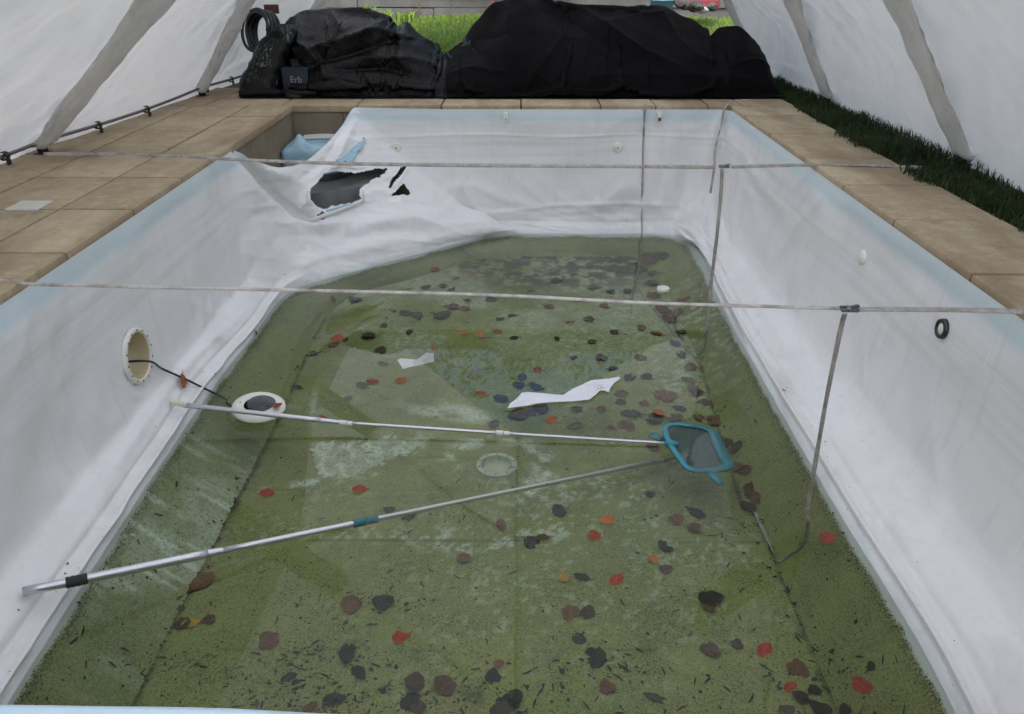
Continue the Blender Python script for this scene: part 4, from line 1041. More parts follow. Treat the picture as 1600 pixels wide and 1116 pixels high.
scr_m = plain('dark_screw', (0.05, 0.05, 0.05), 0.4, 0.5)
for k in range(14):
    a = 2 * math.pi * k / 14 + 0.2
    MB().lathe([(0.0045, 0.006), (0.0045, 0.0095), (0.0, 0.0105)], NM @ Matrix.Translation((0.122 * math.cos(a), 0.122 * math.sin(a), 0)), 8).build('screw', scr_m, niche)
# the lamp itself, lying on the foot of the wall in the water, on its cable
LP = at_z(404, 634, -0.955)
LM = Matrix.Translation(LP) @ Euler((math.radians(4), math.radians(6), 0)).to_matrix().to_4x4()
lamp = thing('pool_lamp', 'round underwater pool lamp with white ring lying at the water edge', 'pool lamp', (LP[0], LP[1], LP[2] - 0.06))
MB().lathe([(0.070, 0.004), (0.074, 0.012), (0.120, 0.004), (0.130, -0.004), (0.131, -0.014), (0.122, -0.018), (0.100, -0.016)], LM, 56).build('trim_ring', M_RING, lamp)
lens_k = NT('ribbed_lens'); ov = lens_k.pos()
lens_k.set((0.045, 0.05, 0.065), 0.12, 0.0, lens_k.bump(lens_k.math('SINE', lens_k.math('MULTIPLY', lens_k.sep(ov)[1], 620.0)), 0.004, 0.9), 0.8)
MB().lathe([(0.073, 0.006), (0.066, 0.013), (0.045, 0.020), (0.02, 0.0235), (0.0, 0.024)], LM @ Matrix.Translation((0.012, 0.012, 0)), 48).build('lens', lens_k.m, lamp)
MB().lathe([(0.100, -0.016), (0.085, -0.05), (0.05, -0.075), (0.0, -0.08)], LM, 32).build('lamp_body', M_BLACKPIPE, lamp)
MB().lathe([(0.004, 0.0085), (0.004, 0.0105), (0.0, 0.011)], LM @ Matrix.Translation((-0.09, 0.0, 0)), 8).build('screw', scr_m, lamp)
cab = [np.array(NM @ Vector((0.03, 0.0, -0.08))), np.array(NM @ Vector((0.028, 0.0, 0.022)))] + [cast(px, py, 0.018)[0] for px, py in ((250, 578), (285, 594), (318, 611), (346, 625))] + [np.array(LM @ Vector((-0.128, -0.01, -0.012))), np.array(LM @ Vector((-0.10, -0.005, -0.03)))]
MB().tube(catmull(cab, 50), 0.0058, 8).build('cable', M_BLACKPIPE, lamp)
# inlets
def inlet(px, py, label, r, hole, eye=False, dark=False):
    p, n = cast(px, py); 
    n = np.array([-1.0, 0, 0]) if p[0] > XR - 0.3 and p[1] < 6 else np.array([0, -1.0, 0]) if not dark else n
    if p[0] > XR - 0.3 and p[1] < 6: n = np.array([-1.0, 0, 0.05])
    M = face_mat(p + n * 0.004, n)
    t = thing('wall_inlet', label, 'inlet', p, 'round inlets in the liner walls')
    if dark:
        rr = [(r * 0.62, 0.004), (r * 0.66, 0.014), (r * 0.95, 0.013), (r, 0.0), (r, -0.012)]
        MB().lathe(rr, M @ Matrix.Diagonal((1.0, 1.0, 1, 1)), 32).build('rubber_gasket', M_BLACKPIPE, t)
        MB().lathe([(r * 0.63, 0.006), (r * 0.4, 0.012), (0, 0.013)], M, 24).build('inlet_face', M_RING, t)
    else:
        MB().lathe([(hole * 2.4, 0.010), (r * 0.82, 0.008), (r, 0.003), (r, -0.012)], M, 32).build('flange', M_RING, t)
        MB().lathe([(hole, 0.004), (hole * 1.2, 0.013), (hole * 2.0, 0.013), (hole * 2.4, 0.009)], M, 24).build('eyeball_nozzle', M_RING, t)
        MB().lathe([(hole * 1.05, 0.005), (0.0, 0.004)], M, 16).build('nozzle_shade_disc', M_BLACKPIPE, t)  # flat black disc stands for the shade inside the nozzle
    return t
inlet(619, 231, 'white round inlet on the far wall nearer the torn corner', 0.043, 0.006)
inlet(965, 231, 'white round inlet on the far wall nearer the hanging strap', 0.043, 0.006)
inlet(1475, 514, 'white inlet with a black rubber ring low on the right wall', 0.041, 0.006, dark=True)
inlet(1348, 402, 'plain white inlet bulging from the right wall beyond the black ringed one', 0.036, 0.005)
# drain in the floor
M_DRAIN = plain('pale_drain_plastic', (0.42, 0.47, 0.40), 0.5, 0, 0.12, 30)
drain = thing('floor_drain', 'pale round floor drain with a screwed rim under the water', 'drain', DRAIN)
DM = Matrix.Translation(DRAIN + (0, 0, 0.004))
MB().lathe([(0.080, 0.0), (0.080, 0.008), (0.100, 0.007), (0.104, 0.002), (0.104, -0.008)], DM, 48).build('drain_rim', M_DRAIN, drain)
MB().lathe([(0.081, 0.004), (0.076, -0.020), (0.060, -0.032), (0.0, -0.036)], DM, 40, False).build('drain_dish', plain('silty_drain_plastic', (0.40, 0.45, 0.31), 0.6, 0, 0.15, 20), drain)
MB().lathe([(0.0, -0.020), (0.024, -0.021), (0.027, -0.032)], DM @ Matrix.Translation((-0.014, -0.035, 0)), 20).build('drain_plug', M_DRAIN, drain)
for k in range(10):
    a = 2 * math.pi * k / 10 + 0.3; MB().lathe([(0.0045, 0.007), (0.004, 0.0095), (0, 0.010)], DM @ Matrix.Translation((0.090 * math.cos(a), 0.090 * math.sin(a), 0)), 8).build('screw', scr_m, drain)
# floating cap near the far right corner
CP = at_z(1036, 453, WZ)
tag(MB().lathe([(0.0, 0.004), (0.030, 0.006), (0.034, 0.016), (0.040, 0.018), (0.043, 0.012), (0.043, -0.02), (0.036, -0.022), (0.0, -0.018)], Matrix.Translation(CP), 32).build('floating_cap', M_WHITEPL), 'small round white cap floating near the far right corner', 'cap')
# clips holding the liner at the far rim
for px, lab in ((558, 'white clip at the torn end of the far rim'), (790, 'white clip in the middle of the far rim'), (1031, 'white clip with a rusty hole beside the hanging strap')):
    p = at_y(px, 172, YB - 0.012)
    t = thing('rim_clip', lab, 'clip', (p[0], YB - 0.012, -0.118), 'white clips on the far rim')
    MB().box((p[0] - 0.017, YB - 0.036, -0.118), (p[0] + 0.017, YB - 0.030, -0.054), 0.002).box((p[0] - 0.017, YB - 0.036, -0.0535), (p[0] + 0.017, YB + 0.012, -0.0525)).build('clip_plate', M_WHITEPL, t)
    MB().lathe([(0.0, 0.003), (0.004, 0.002), (0.005, 0.0)], face_mat((p[0], YB - 0.037, -0.10), (0, -1, 0)), 10).build('screw', scr_m if px < 1000 else M_STEEL, t)
    if px > 1000: MB().box((p[0] - 0.012, YB - 0.043, -0.112), (p[0] + 0.012, YB - 0.0365, -0.085), 0.002).build('rusty_bracket', plain('rust', (0.10, 0.045, 0.03), 0.8), t)
# lip of the liner folded over the near rim, nearest the camera
e0, e1 = at_z(-40, 1103.5, 0.012), at_z(480, 1116.5, 0.012)
dirn = (e1 - e0) / (e1[0] - e0[0])
lx = np.linspace(XL - 0.02, XR + 0.02, 60); ly = e0[1] + (lx - e0[0]) * dirn[1] + 0.014
prof = [(0.012, -0.10), (0.004, -0.05), (0.0, -0.012), (-0.004, 0.004), (-0.016, 0.011), (-0.05, 0.010), (-0.12, 0.009), (-0.125, 0.003)]
LV = np.array([[(a, b + p + 0.004 * vnoise(a * 4, 0, 0, 3), q + 0.0015 * vnoise(a * 6, p * 30, 0, 4)) for p, q in prof] for a, b in zip(lx, ly)])
mesh_obj('rim_lip', LV, grid_faces(60, len(prof)), plain('pale_blue_vinyl', (0.52, 0.68, 0.78), 0.4, 0, 0.05, 12), liner)
# pale square inlay on the left deck
q = at_z(46, 322.5, 0.0)
tag(MB().box((q[0] - 0.075, q[1] - 0.075, -0.003), (q[0] + 0.075, q[1] + 0.075, 0.008), 0.003).build('pale_tile', plain('pale_tile_glaze', (0.55, 0.55, 0.50), 0.6, 0, 0.12, 40)), 'small pale square tile lying on the left deck slabs', 'tile')

# ------------------------------------------------------------------ torn corner: rolled lips, loose flaps, the piece left on the step
M_BLUEV = NT('blue_liner_face'); ps = M_BLUEV.pos()
bl = M_BLUEV.mix(M_BLUEV.mr(M_BLUEV.noise(ps, 9.0, 5, 0.65), 0.35, 0.7), (0.20, 0.36, 0.46), (0.38, 0.55, 0.64))
bl = M_BLUEV.mix(M_BLUEV.mr(M_BLUEV.noise(M_BLUEV.scale(ps, (8, 8, 40)), 1.0, 4), 0.55, 0.75, 0, 0.6), bl, (0.55, 0.60, 0.60))
M_BLUEV.set(bl, 0.5); M_BLUEV = M_BLUEV.m
M_WHV = plain('white_liner_back', (0.70, 0.69, 0.69), 0.5, 0, 0.06, 20)
def curl(name, pts, wid, mat, lift, turn=2.4, seed=0, n=26, m=11):
    """a torn edge curling over: drawn line of picture points on the liner, wid metres wide"""
    L = np.array([cast(px, py, 0.004)[0] for px, py in pts]); C = catmull(L, n)
    T = np.gradient(C, axis=0); T /= np.linalg.norm(T, axis=1, keepdims=True)
    to = CAMP - C; to /= np.linalg.norm(to, axis=1, keepdims=True)
    Sd = np.cross(T, to); Sd /= np.linalg.norm(Sd, axis=1, keepdims=True)
    a = np.linspace(0, turn, m); R = wid / turn
    s = np.linspace(0, 1, n); wv = (0.45 + 0.75 * np.sin(np.pi * np.clip(s * 0.92 + 0.06, 0, 1))) * (1 + 0.25 * vnoise(s * 9, 0, 0, seed))
    G_ = C[:, None] + (R * wv)[:, None, None] * (np.sin(a)[None, :, None] * Sd[:, None] + (1 - np.cos(a))[None, :, None] * to[:, None] * lift)
    G_ += 0.003 * np.stack([vnoise(G_[..., k] * 30, G_[..., (k + 1) % 3] * 30, 0, seed + k) for k in range(3)], -1)
    o = mesh_obj(name, G_, grid_faces(n, m), mat, liner)
    md = o.modifiers.new('thickness', 'SOLIDIFY'); md.thickness = 0.0012
    return o
o = curl('torn_flap', [(524, 250), (540, 240), (556, 226), (568, 214)], 0.085, M_BLUEV, 1.0, 1.7, 31); o['label'] = 'blue face of the liner curling up beside the hole'
o = curl('torn_flap', [(552, 247), (562, 232), (571, 217)], -0.05, M_WHV, 1.0, 1.5, 37)
o = curl('torn_flap', [(503, 338), (516, 333), (540, 324), (568, 313)], 0.075, M_WHV, 1.2, 3.6, 41); o['label'] = 'rolled white strip along the lower edge of the hole'
curl('torn_flap', [(510, 331), (530, 327), (552, 321)], -0.028, M_BLUEV, 1.0, 1.6, 43)
curl('torn_flap', [(499, 276), (508, 266), (520, 263), (534, 262)], -0.030, M_WHV, 1.1, 2.0, 45)
curl('torn_flap', [(530, 262.5), (545, 263), (558, 265), (572, 262)], -0.022, M_WHV, 1.1, 1.8, 47)
curl('torn_flap', [(568, 314), (566, 306), (566, 298)], 0.016, M_WHV, 1.0, 1.4, 49)
curl('torn_flap', [(614, 295), (626, 281), (638, 264)], 0.014, M_WHV, 1.0, 1.4, 51)
curl('torn_flap', [(482, 298), (482, 312), (488, 322)], 0.018, M_WHV, 1.0, 1.5, 53)
# blue piece still lying over the top step
th = np.linspace(-math.pi / 2 + 0.03, -0.02, 34); pr = [(0.02, 0, -0.262), (0.20, 0, -0.258), (0.38, 0, -0.257), (0.455, 0, -0.262), (0.478, 0, -0.275), (0.485, 0, -0.31), (0.487, 0, -0.37), (0.492, 0, -0.43), (0.50, 0, -0.47)]
RV = np.zeros((34, len(pr), 3))
for i, t_ in enumerate(th):
    for j, (r, _, zz_) in enumerate(pr):
        w_ = 0.010 * math.sin(t_ * 9 + j) * (j > 4) + 0.006 * float(vnoise(t_ * 6, j * 0.8, 0, 55))
        RV[i, j] = (XL - 0.015 + (r + w_) * math.cos(t_), YB + 0.015 + (r + w_) * math.sin(t_), zz_ + 0.006 * float(vnoise(t_ * 7, j * 0.6, 0, 57)) + 0.004)
RV[..., 2] += 0.10 * np.exp(-((RV[..., 0] - (XL + 0.11)) / 0.05) ** 2 - ((RV[..., 1] - (YB - 0.33)) / 0.07) ** 2)
RV[..., 0] = np.maximum(RV[..., 0], XL - 0.016); RV[..., 1] = np.minimum(RV[..., 1], YB + 0.016)
o = mesh_obj('step_covering', RV, grid_faces(34, len(pr)), M_BLUEV, liner); o['label'] = 'torn blue piece of liner still covering the top step'
md = o.modifiers.new('thickness', 'SOLIDIFY'); md.thickness = 0.0015
st_ = np.array([[(XL + 0.06 + a, YB + 0.012 - b * 0.10, -0.235 + 0.01 * math.sin(a * 9) - b * 0.018) for b in (0, 0.5, 1)] for a in np.linspace(0, 0.42, 14)])
mesh_obj('seam_strip', st_, grid_faces(14, 3), M_WHV, liner)

# ------------------------------------------------------------------ straps across the pool
k_ = NT('grimy_webbing'); ov = k_.pos()
wc = k_.mix(k_.mr(k_.noise(ov, 14, 5, 0.7), 0.35, 0.65), (0.25, 0.225, 0.20), (0.44, 0.41, 0.38))
wc = k_.mix(k_.mr(k_.noise(ov, 60, 4, 0.7), 0.5, 0.7, 0, 0.6), wc, (0.10, 0.09, 0.08))
M_WEB = k_.set(wc, 0.85, 0.0, k_.bump(k_.noise(k_.scale(ov, (1, 1, 1)), 400, 2), 0.001, 0.6))
k_ = NT('pale_webbing'); ov = k_.pos()
M_WEB2 = k_.set(k_.mix(k_.mr(k_.noise(ov, 10, 5, 0.7), 0.42, 0.7), (0.52, 0.48, 0.45), (0.20, 0.17, 0.15)), 0.85)
def band(name, P, w, tilt, mat, parent, n=90):
    C = catmull(P, n); s = np.linspace(0, 1, n)
    T = np.gradient(C, axis=0); T /= np.linalg.norm(T, axis=1, keepdims=True)
    ref = np.array([0, 0, 1.0]) if abs(T[n // 2, 2]) < 0.7 else np.array([0, 1.0, 0])
    A = np.cross(T, ref); A /= np.linalg.norm(A, axis=1, keepdims=True); B = np.cross(T, A)
    a = np.interp(s, np.linspace(0, 1, len(tilt)), tilt)[:, None]
    V, F = ribbon(C, w * (1 + 0.06 * vnoise(s * 30, 0, 0, 3)), np.cos(a) * A + np.sin(a) * B, 0.0022)
    return MB().add(V, F).build(name, mat, parent, True)
def buckle(t, p, ax):
    ax = np.array(ax) / np.linalg.norm(ax); M = Matrix.Translation(p) @ Vector(ax).to_track_quat('X', 'Z').to_matrix().to_4x4() @ Matrix.Scale(0.78, 4)
    b = MB()
    for s_ in (-1, 1):
        b.box((-0.035, s_ * 0.0155 - 0.0015, -0.006), (0.038, s_ * 0.0155 + 0.0015, 0.012), 0.001, M)
    b.box((-0.036, -0.017, -0.003), (-0.022, 0.017, 0.002), 0.001, M).box((0.026, -0.017, 0.004), (0.038, 0.017, 0.010), 0.001, M)
    b.build('buckle_frame', M_STEEL, t)
    MB().tube([np.array(M @ Vector((0, -0.02, 0.006))), np.array(M @ Vector((0, 0, 0.006))), np.array(M @ Vector((0, 0.02, 0.006)))], 0.006, 10).build('buckle_spindle', M_STEEL, t)
    MB().box((0.0, -0.013, 0.008), (0.045, 0.013, 0.011), 0.001, M @ Euler((0, math.radians(-14), 0)).to_matrix().to_4x4()).build('buckle_lever', M_BLACKPIPE, t)
def mid(pxs, z=0.006): return [at_z(px, py, z) for px, py in pxs]
s1 = thing('lashing_strap', 'nearer strap stretched across the whole pool with a buckle on the right', 'strap', at_z(800, 463, 0.0), 'lashing straps over the pool')
B1 = at_z(1326, 484, 0.002)
band('webbing', [(-3.02, 2.66, 0.06)] + mid([(0, 438.5), (31, 442.5), (150, 446.5), (500, 454.5), (800, 462.5), (1000, 473), (1200, 479), (1312, 482)], 0.004), 0.0125, [1.15, 0.9, 0.95, 0.9, 0.7, 0.6, 0.7], M_WEB2, s1, 120)
band('webbing', mid([(1340, 483.5), (1420, 483.8), (1500, 484.5), (1590, 486.5)], 0.004) + [np.array((2.53, 2.46, 0.06))], 0.024, [0.2, 0.25, 0.5, 0.9, 0.4], M_WEB, s1, 60)
buckle(s1, B1, at_z(1420, 484, 0) - at_z(1240, 480, 0))
e1, _ = cast(1246, 862, 0.006); t1 = [B1 + (-0.012, -0.006, -0.012)]
for k, (px, py) in enumerate([(1318, 497), (1306, 550), (1291, 625), (1277, 705), (1264, 780)]): t1.append(at_y(px, py, B1[1] + (e1[1] - B1[1]) * (k + 0.6) / 6))
t1 += [e1] + [cast(px, py, 0.005)[0] for px, py in ((1232, 871), (1218, 880), (1207, 860), (1192, 830), (1180, 802))]
band('strap_tail', t1, 0.0165, [0.3, 0.9, 1.0, 0.5, 0.2, 0.6, 0.4], M_WEB, s1, 110)
s2 = thing('lashing_strap', 'farther strap stretched across the pool in front of the far wall', 'strap', at_z(800, 260, 0.0), 'lashing straps over the pool')
B2 = at_z(1131, 261, 0.002)
band('webbing', [at_z(68, 241, 0.05)] + mid([(160, 240.5), (250, 243), (331, 247.5)], 0.006) + mid([(500, 254.5), (800, 259), (1000, 260.5), (1118, 261.5)], 0.0), 0.024, [0.9, 0.4, 0.6, 0.75, 0.6, 0.7], M_WEB, s2, 110)
band('webbing', mid([(1142, 261), (1265, 258)], 0.0) + mid([(1330, 257.8), (1400, 260)], 0.006) + [at_z(1440, 262.5, 0.006)], 0.024, [0.6, 0.5, 0.2, 0.7], M_WEB, s2, 60)
buckle(s2, B2, at_z(1265, 258, 0) - at_z(1000, 261, 0))
e2, _ = cast(1088, 560, 0.006); t2 = [B2 + (-0.01, -0.004, -0.012)]
for k, (px, py) in enumerate([(1128, 272), (1124, 330), (1117, 395), (1109, 460), (1102, 525)]): t2.append(at_y(px, py, B2[1] + (e2[1] - B2[1]) * (k + 0.4) / 6))
t2 += [e2] + [cast(px, py, 0.005)[0] for px, py in ((1078, 552), (1056, 526), (1032, 496), (1012, 474), (998, 450))]
band('strap_tail', t2, 0.020, [0.5, 0.4, 0.8, 0.5, 0.3, 0.5], M_WEB, s2, 90)
s3 = [at_y(1009, 160, YB + 0.02), at_y(1008, 164.5, YB - 0.012)] + [cast(px, py, 0.008)[0] for px, py in ((1006, 195), (1004.5, 235), (1004, 262), (1003, 300), (1002, 335), (1003, 362), (1000, 380), (998, 410), (992, 440), (985, 470))]
tag(band('hanging_strap', s3, 0.017, [0.1, 1.2, 0.9, 1.0, 1.1, 0.5, 0.4], M_WEB, None, 80), 'long narrow strap hanging down the far wall into the water', 'strap', 'loose straps hanging from the far rim')
s4 = [at_y(1139, 160, YB + 0.01), at_y(1133, 168, YB - 0.03)] + [cast(px, py, 0.03)[0] for px, py in ((1126, 195), (1121, 225))] + [at_y(1116, 262, 6.35), at_y(1110, 302, 6.3)]
tag(band('hanging_strap', s4, 0.021, [0.4, 0.6, 0.5, 0.4], M_WEB, None, 50), 'short strap hanging free in the far right corner', 'strap', 'loose straps hanging from the far rim')

# ------------------------------------------------------------------ poles and net
def line(a, b, s0, s1, n=12): return np.array(a) + (np.array(b) - np.array(a)) * np.linspace(s0, s1, n)[:, None]
def px_s(a, b, px):
    """how far along a-b the picture column px is met"""
    ss = np.linspace(0, 1, 400); q_ = to_px(line(a, b, 0, 1, 400))[:, 0]; return float(np.interp(px, q_, ss)) if q_[-1] > q_[0] else float(np.interp(-px, -q_, ss))
a1 = cast(263, 630, 0.016)[0]; b1 = at_z(1046, 693, WZ + 0.012)
NETC = at_z(1092, 701, WZ - 0.01)
teal = plain('teal_plastic', (0.028, 0.235, 0.30), 0.4, 0, 0.12, 25)
net = thing('skimmer_net', 'blue leaf skimmer on a thin aluminium pole floating on the water', 'skimmer net', (0.0, b1[1], WZ))
yA = lambda px: float(np.interp(px, [263, 1046], [a1[1], b1[1]]))
j0, j1, j2 = at_y(292, 633.5, yA(292)), at_y(540, 661, yA(540)), at_y(785, 677, yA(785))
k1 = np.array(at_y(500, 656.8, yA(500)))
MB().tube(line(j0, k1, -0.02, 1), 0.0125, 12).build('thick_tube', M_ALU, net)
MB().tube(line(k1, j1, -0.02, 1), np.linspace(0.0125, 0.0085, 12), 12).tube(line(j1, j2, 0, 1), 0.0078, 12).build('middle_tube', M_ALU, net)
MB().tube(line(j2, b1, 0, 1), 0.0068, 12).build('thin_tube', M_ALU, net)
gr_ = line(a1, j0, 0.0, 1.0, 30)
MB().tube(gr_, 0.0150 * (1 + 0.10 * np.sin(np.arange(30) * 1.6)) * np.r_[0.6, np.ones(28), 0.9], 14).build('handle_grip', plain('cream_rubber', (0.66, 0.63, 0.54), 0.6), net)
for P_, Q_ in ((k1, j1), (j1, j2)):
    D_ = (Q_ - P_) / np.linalg.norm(Q_ - P_)
    MB().tube(line(Q_ - D_ * 0.03, Q_ + D_ * 0.004, 0, 1, 6), 0.0125, 14).tube(line(Q_ + D_ * 0.007, Q_ + D_ * 0.034, 0, 1, 6), 0.011, 14).build('joint_collar', M_WHITEPL, net)
ring = catmull([at_z(px, py, z_) for px, py, z_ in ((1046, 693, WZ + .01), (1041, 680, WZ + .008), (1041, 667, WZ), (1050, 664, WZ - .004), (1080, 666, WZ - .006), (1100, 669, WZ - .008), (1106, 671, WZ - .01), (1120, 692, WZ - .014), (1134, 719, WZ - .02), (1138, 728, WZ - .02), (1132, 731, WZ - .02), (1110, 735, WZ - .016), (1088, 736, WZ - .01), (1077, 733, WZ - .004), (1062, 716, WZ + .004), (1046, 693, WZ + .01))], 70)
V, F = ribbon(ring, np.interp(np.linspace(0, 1, 70), [0, 0.3, 0.42, 0.62, 0.72, 1], [0.020, 0.020, 0.040, 0.040, 0.020, 0.020]), (0, 0, 1), 0.014)
cen_ = ring.mean(0); rad = ring - cen_; rad[:, 2] = 0
V, F = ribbon(ring, np.interp(np.linspace(0, 1, 70), [0, 0.3, 0.42, 0.62, 0.72, 1], [0.026, 0.026, 0.052, 0.052, 0.026, 0.026]), rad, 0.012)
MB().add(V, F).build('net_frame', teal, net)
mv = []
rings = [1.0, 0.8, 0.6, 0.4, 0.2, 0.03]
for r_ in rings: mv.append(cen_ + (ring - cen_) * (r_ * 0.97, r_ * 0.97, 1) + np.stack([0 * rad[:, 0], 0 * rad[:, 0], -0.055 * (1 - r_ ** 2) + 0.006 * vnoise(ring[:, 0] * 20, ring[:, 1] * 20, r_ * 5, 71)], -1))
mv = np.stack(mv, 1)
k_ = NT('net_mesh'); ov = k_.pos()
d1 = k_.n('BsdfDiffuse'); d1.inputs[0].default_value = (0.07, 0.12, 0.15, 1); t1_ = k_.n('BsdfTransparent'); mx = k_.n('MixShader'); mx.inputs[0].default_value = 0.80
k_.L(t1_.outputs[0], mx.inputs[1]); k_.L(d1.outputs[0], mx.inputs[2]); k_.L(mx.outputs[0], k_.out.inputs[0])
mesh_obj('net_bag', mv, grid_faces(70, 6), k_.m, net)
MB().tube([at_z(1040, 691.5, WZ + .012), at_z(1049, 693.5, WZ + .012), at_z(1059, 694.5, WZ + .006)], [0.017, 0.018, 0.012], 14).build('pole_socket', teal, net)
for (p0, p1) in (((1016, 679), (1035, 688)), ((1110, 740), (1128, 757))):
    A0, A1 = at_z(*p0, WZ - 0.01), at_z(*p1, WZ - 0.018)
    V, F = ribbon(np.array([A0, (A0 + A1) / 2 + (0, 0, 0.004), A1]), [0.040, 0.048, 0.030], (0.5, 1, 0), 0.012)
    MB().add(V, F).tube([A1 if p0[0] < 1050 else A0, (A1 if p0[0] < 1050 else A0) * 0.6 + ring[3 if p0[0] < 1050 else 44] * 0.4], 0.008, 8).build('hanger_clip', teal, net)
# thick telescopic pole, far end sunk under the net
a2 = cast(31, 931, 0.022)[0]; b2 = cast(1056, 722, 0.03)[0]
# the photo shows it straight: pick the sunk end's depth so the drawn line is followed
tp = thing('telescopic_pole', 'thick telescopic aluminium pole with teal coupling sloping into the water', 'pole', (-0.42, 2.66, WZ))
q1, q2, q3, q4, q5 = [px_s(a2, b2, v_) for v_ in (325, 552, 590, 103, 137)]
MB().tube(line(a2, b2, 0.0, q1), 0.0165, 16).build('outer_tube', M_ALU, tp)
MB().tube(line(a2, b2, q1 - 0.002, q1 + 0.02), np.linspace(0.0165, 0.0125, 12), 16).tube(line(a2, b2, q1 + 0.02, 1.0, 20), 0.0122, 16).build('inner_tube', M_ALU, tp)
MB().tube(line(a2, b2, q4, q5), 0.0195 + 0.001 * np.sin(np.arange(12) * 2.2), 16).build('grip_sleeve', plain('black_rubber', (0.025, 0.027, 0.028), 0.7, 0, 0.3, 60), tp)
MB().tube(line(a2, b2, q2, (q2 + q3) / 2), 0.0175, 16).tube(line(a2, b2, (q2 + q3) / 2 + 0.001, q3), [0.0165] * 9 + [0.0175] * 3, 16).build('locking_coupling', plain('dark_teal_plastic', (0.03, 0.14, 0.17), 0.45), tp)

# ------------------------------------------------------------------ scraps of white plastic on the water
def scrap(name, pts, z_, mat, label, seed):
    P = np.array([at_z(px, py, z_) for px, py in pts]); bm = bmesh.new()
    vs = [bm.verts.new(p + (0, 0, 0.006 * float(vnoise(p[0] * 9, p[1] * 9, 0, seed)))) for p in P]
    bmesh.ops.triangle_fill(bm, use_beauty=True, edges=[bm.edges.new((vs[k], vs[(k + 1) % len(vs)])) for k in range(len(vs))])
    bmesh.ops.subdivide_edges(bm, edges=list(bm.edges), cuts=2, use_grid_fill=True)
    for v in bm.verts: v.co.z = z_ + 0.011 + 0.005 * float(fbm(v.co.x * 8, v.co.y * 8, 0, seed, 2))
    for f in bm.faces:
        f.normal_update()
        if f.normal.z < 0: f.normal_flip()
    me = bpy.data.meshes.new(name); bm.to_mesh(me); bm.free()
    o = link(name, me, mat); md = o.modifiers.new('thickness', 'SOLIDIFY'); md.thickness = 0.0015
    return tag(o, label, 'plastic scrap', 'white plastic scraps in the water')
k_ = NT('white_film_scrap'); ov = k_.pos(); sp_ = at_z(935, 608, WZ)
dv = k_.n('VectorMath', operation='DISTANCE'); k_.L(ov, dv.inputs[0]); dv.inputs[1].default_value = sp_
stn = k_.math('MULTIPLY', k_.mr(dv.outputs['Value'], 0.07, 0.01), k_.mr(k_.noise(ov, 60, 4, 0.7), 0.50, 0.66))
M_SCRAP = k_.set(k_.mix(stn, k_.mix(k_.noise(ov, 12, 4), (0.66, 0.67, 0.74), (0.78, 0.78, 0.82)), (0.40, 0.12, 0.16)), 0.5)
scrap('plastic_scrap', [(793, 642), (797, 633), (806, 625), (815, 617), (824, 616), (850, 618), (880, 620), (900, 607), (924, 597), (945, 594), (967, 591), (969, 594), (960, 600), (953, 610), (951, 616), (944, 613), (937, 613), (930, 620), (921, 627), (880, 630), (840, 633)], WZ, M_SCRAP, 'long torn white plastic strip floating in the middle of the pool', 7)
scrap('plastic_scrap', [(621, 566), (626, 564), (651, 565), (666, 553), (678, 553), (678, 568), (655, 573), (630, 580)], WZ - 0.012, plain('grey_film', (0.55, 0.57, 0.57), 0.5), 'smaller greyish plastic scrap with a notched edge under the surface', 9)

# ------------------------------------------------------------------ leaves
def leaf_mesh(name, kind, seed):
    r = np.random.default_rng(seed); n = 20; V = [(0, 0, 0)]
    for k in range(n):
        a = 2 * math.pi * k / n
        if kind == 'round': rad = 0.5 * (1 + 0.07 * math.cos(2 * a + seed) + 0.05 * math.cos(3 * a + seed * 2) + 0.10 * math.exp(-((a - math.pi) / 0.25) ** 2) - 0.12 * math.exp(-(min(a, 2 * math.pi - a) / 0.3) ** 2))
        elif kind == 'oval': rad = 0.5 / math.sqrt(math.cos(a) ** 2 + (math.sin(a) / 0.62) ** 2) * (1 + 0.08 * math.exp(-((a - math.pi) / 0.2) ** 2))
        elif kind == 'lobed': rad = 0.44 * (1 + 0.22 * math.cos(3 * a + 0.6) * (0.6 + 0.4 * math.cos(a)))
        elif kind == 'curled': rad = 0.5 / math.sqrt(math.cos(a) ** 2 + (math.sin(a) / 0.75) ** 2)
        else: rad = 0.5 / math.sqrt(math.cos(a) ** 2 + (math.sin(a) / 0.28) ** 2)
        rad *= (1 + 0.055 * r.normal()) * (0.72 if r.random() < 0.05 else 1)
        V.append((rad * math.cos(a), rad * math.sin(a), 0))
    V = np.array(V, float)
    inner = V[1:] * 0.55
    V = np.concatenate([V[:1], inner, V[1:]])
    cu = {'round': 0.22, 'oval': 0.28, 'lobed': 0.36, 'curled': 0.55, 'slender': 0.14}[kind]
    V[:, 2] = cu * (0.8 * V[:, 1] ** 2 + 0.25 * V[:, 0] ** 2 * r.uniform(-1, 1)) + 0.04 * vnoise(V[:, 0] * 4, V[:, 1] * 4, 0, seed) + 0.02 - 0.02 * np.exp(-np.abs(V[:, 1]) * 20)
    F = [[0, 1 + k, 1 + (k + 1) % n] for k in range(n)] + [[1 + k, 1 + n + k, 1 + n + (k + 1) % n, 1 + (k + 1) % n] for k in range(n)]
    b = MB().add(V, F)
    if kind != 'slender' or seed % 2: b.tube([(0.46, 0, 0.02), (0.62, 0.03, 0.03), (0.76, 0.09, 0.02)], [0.022, 0.018, 0.015], 5)
    me = bpy.data.meshes.new(name); me.from_pydata(np.concatenate(b.v).tolist(), [], b.f)
    me.polygons.foreach_set('use_smooth', [True] * len(me.polygons)); me.update(); return me
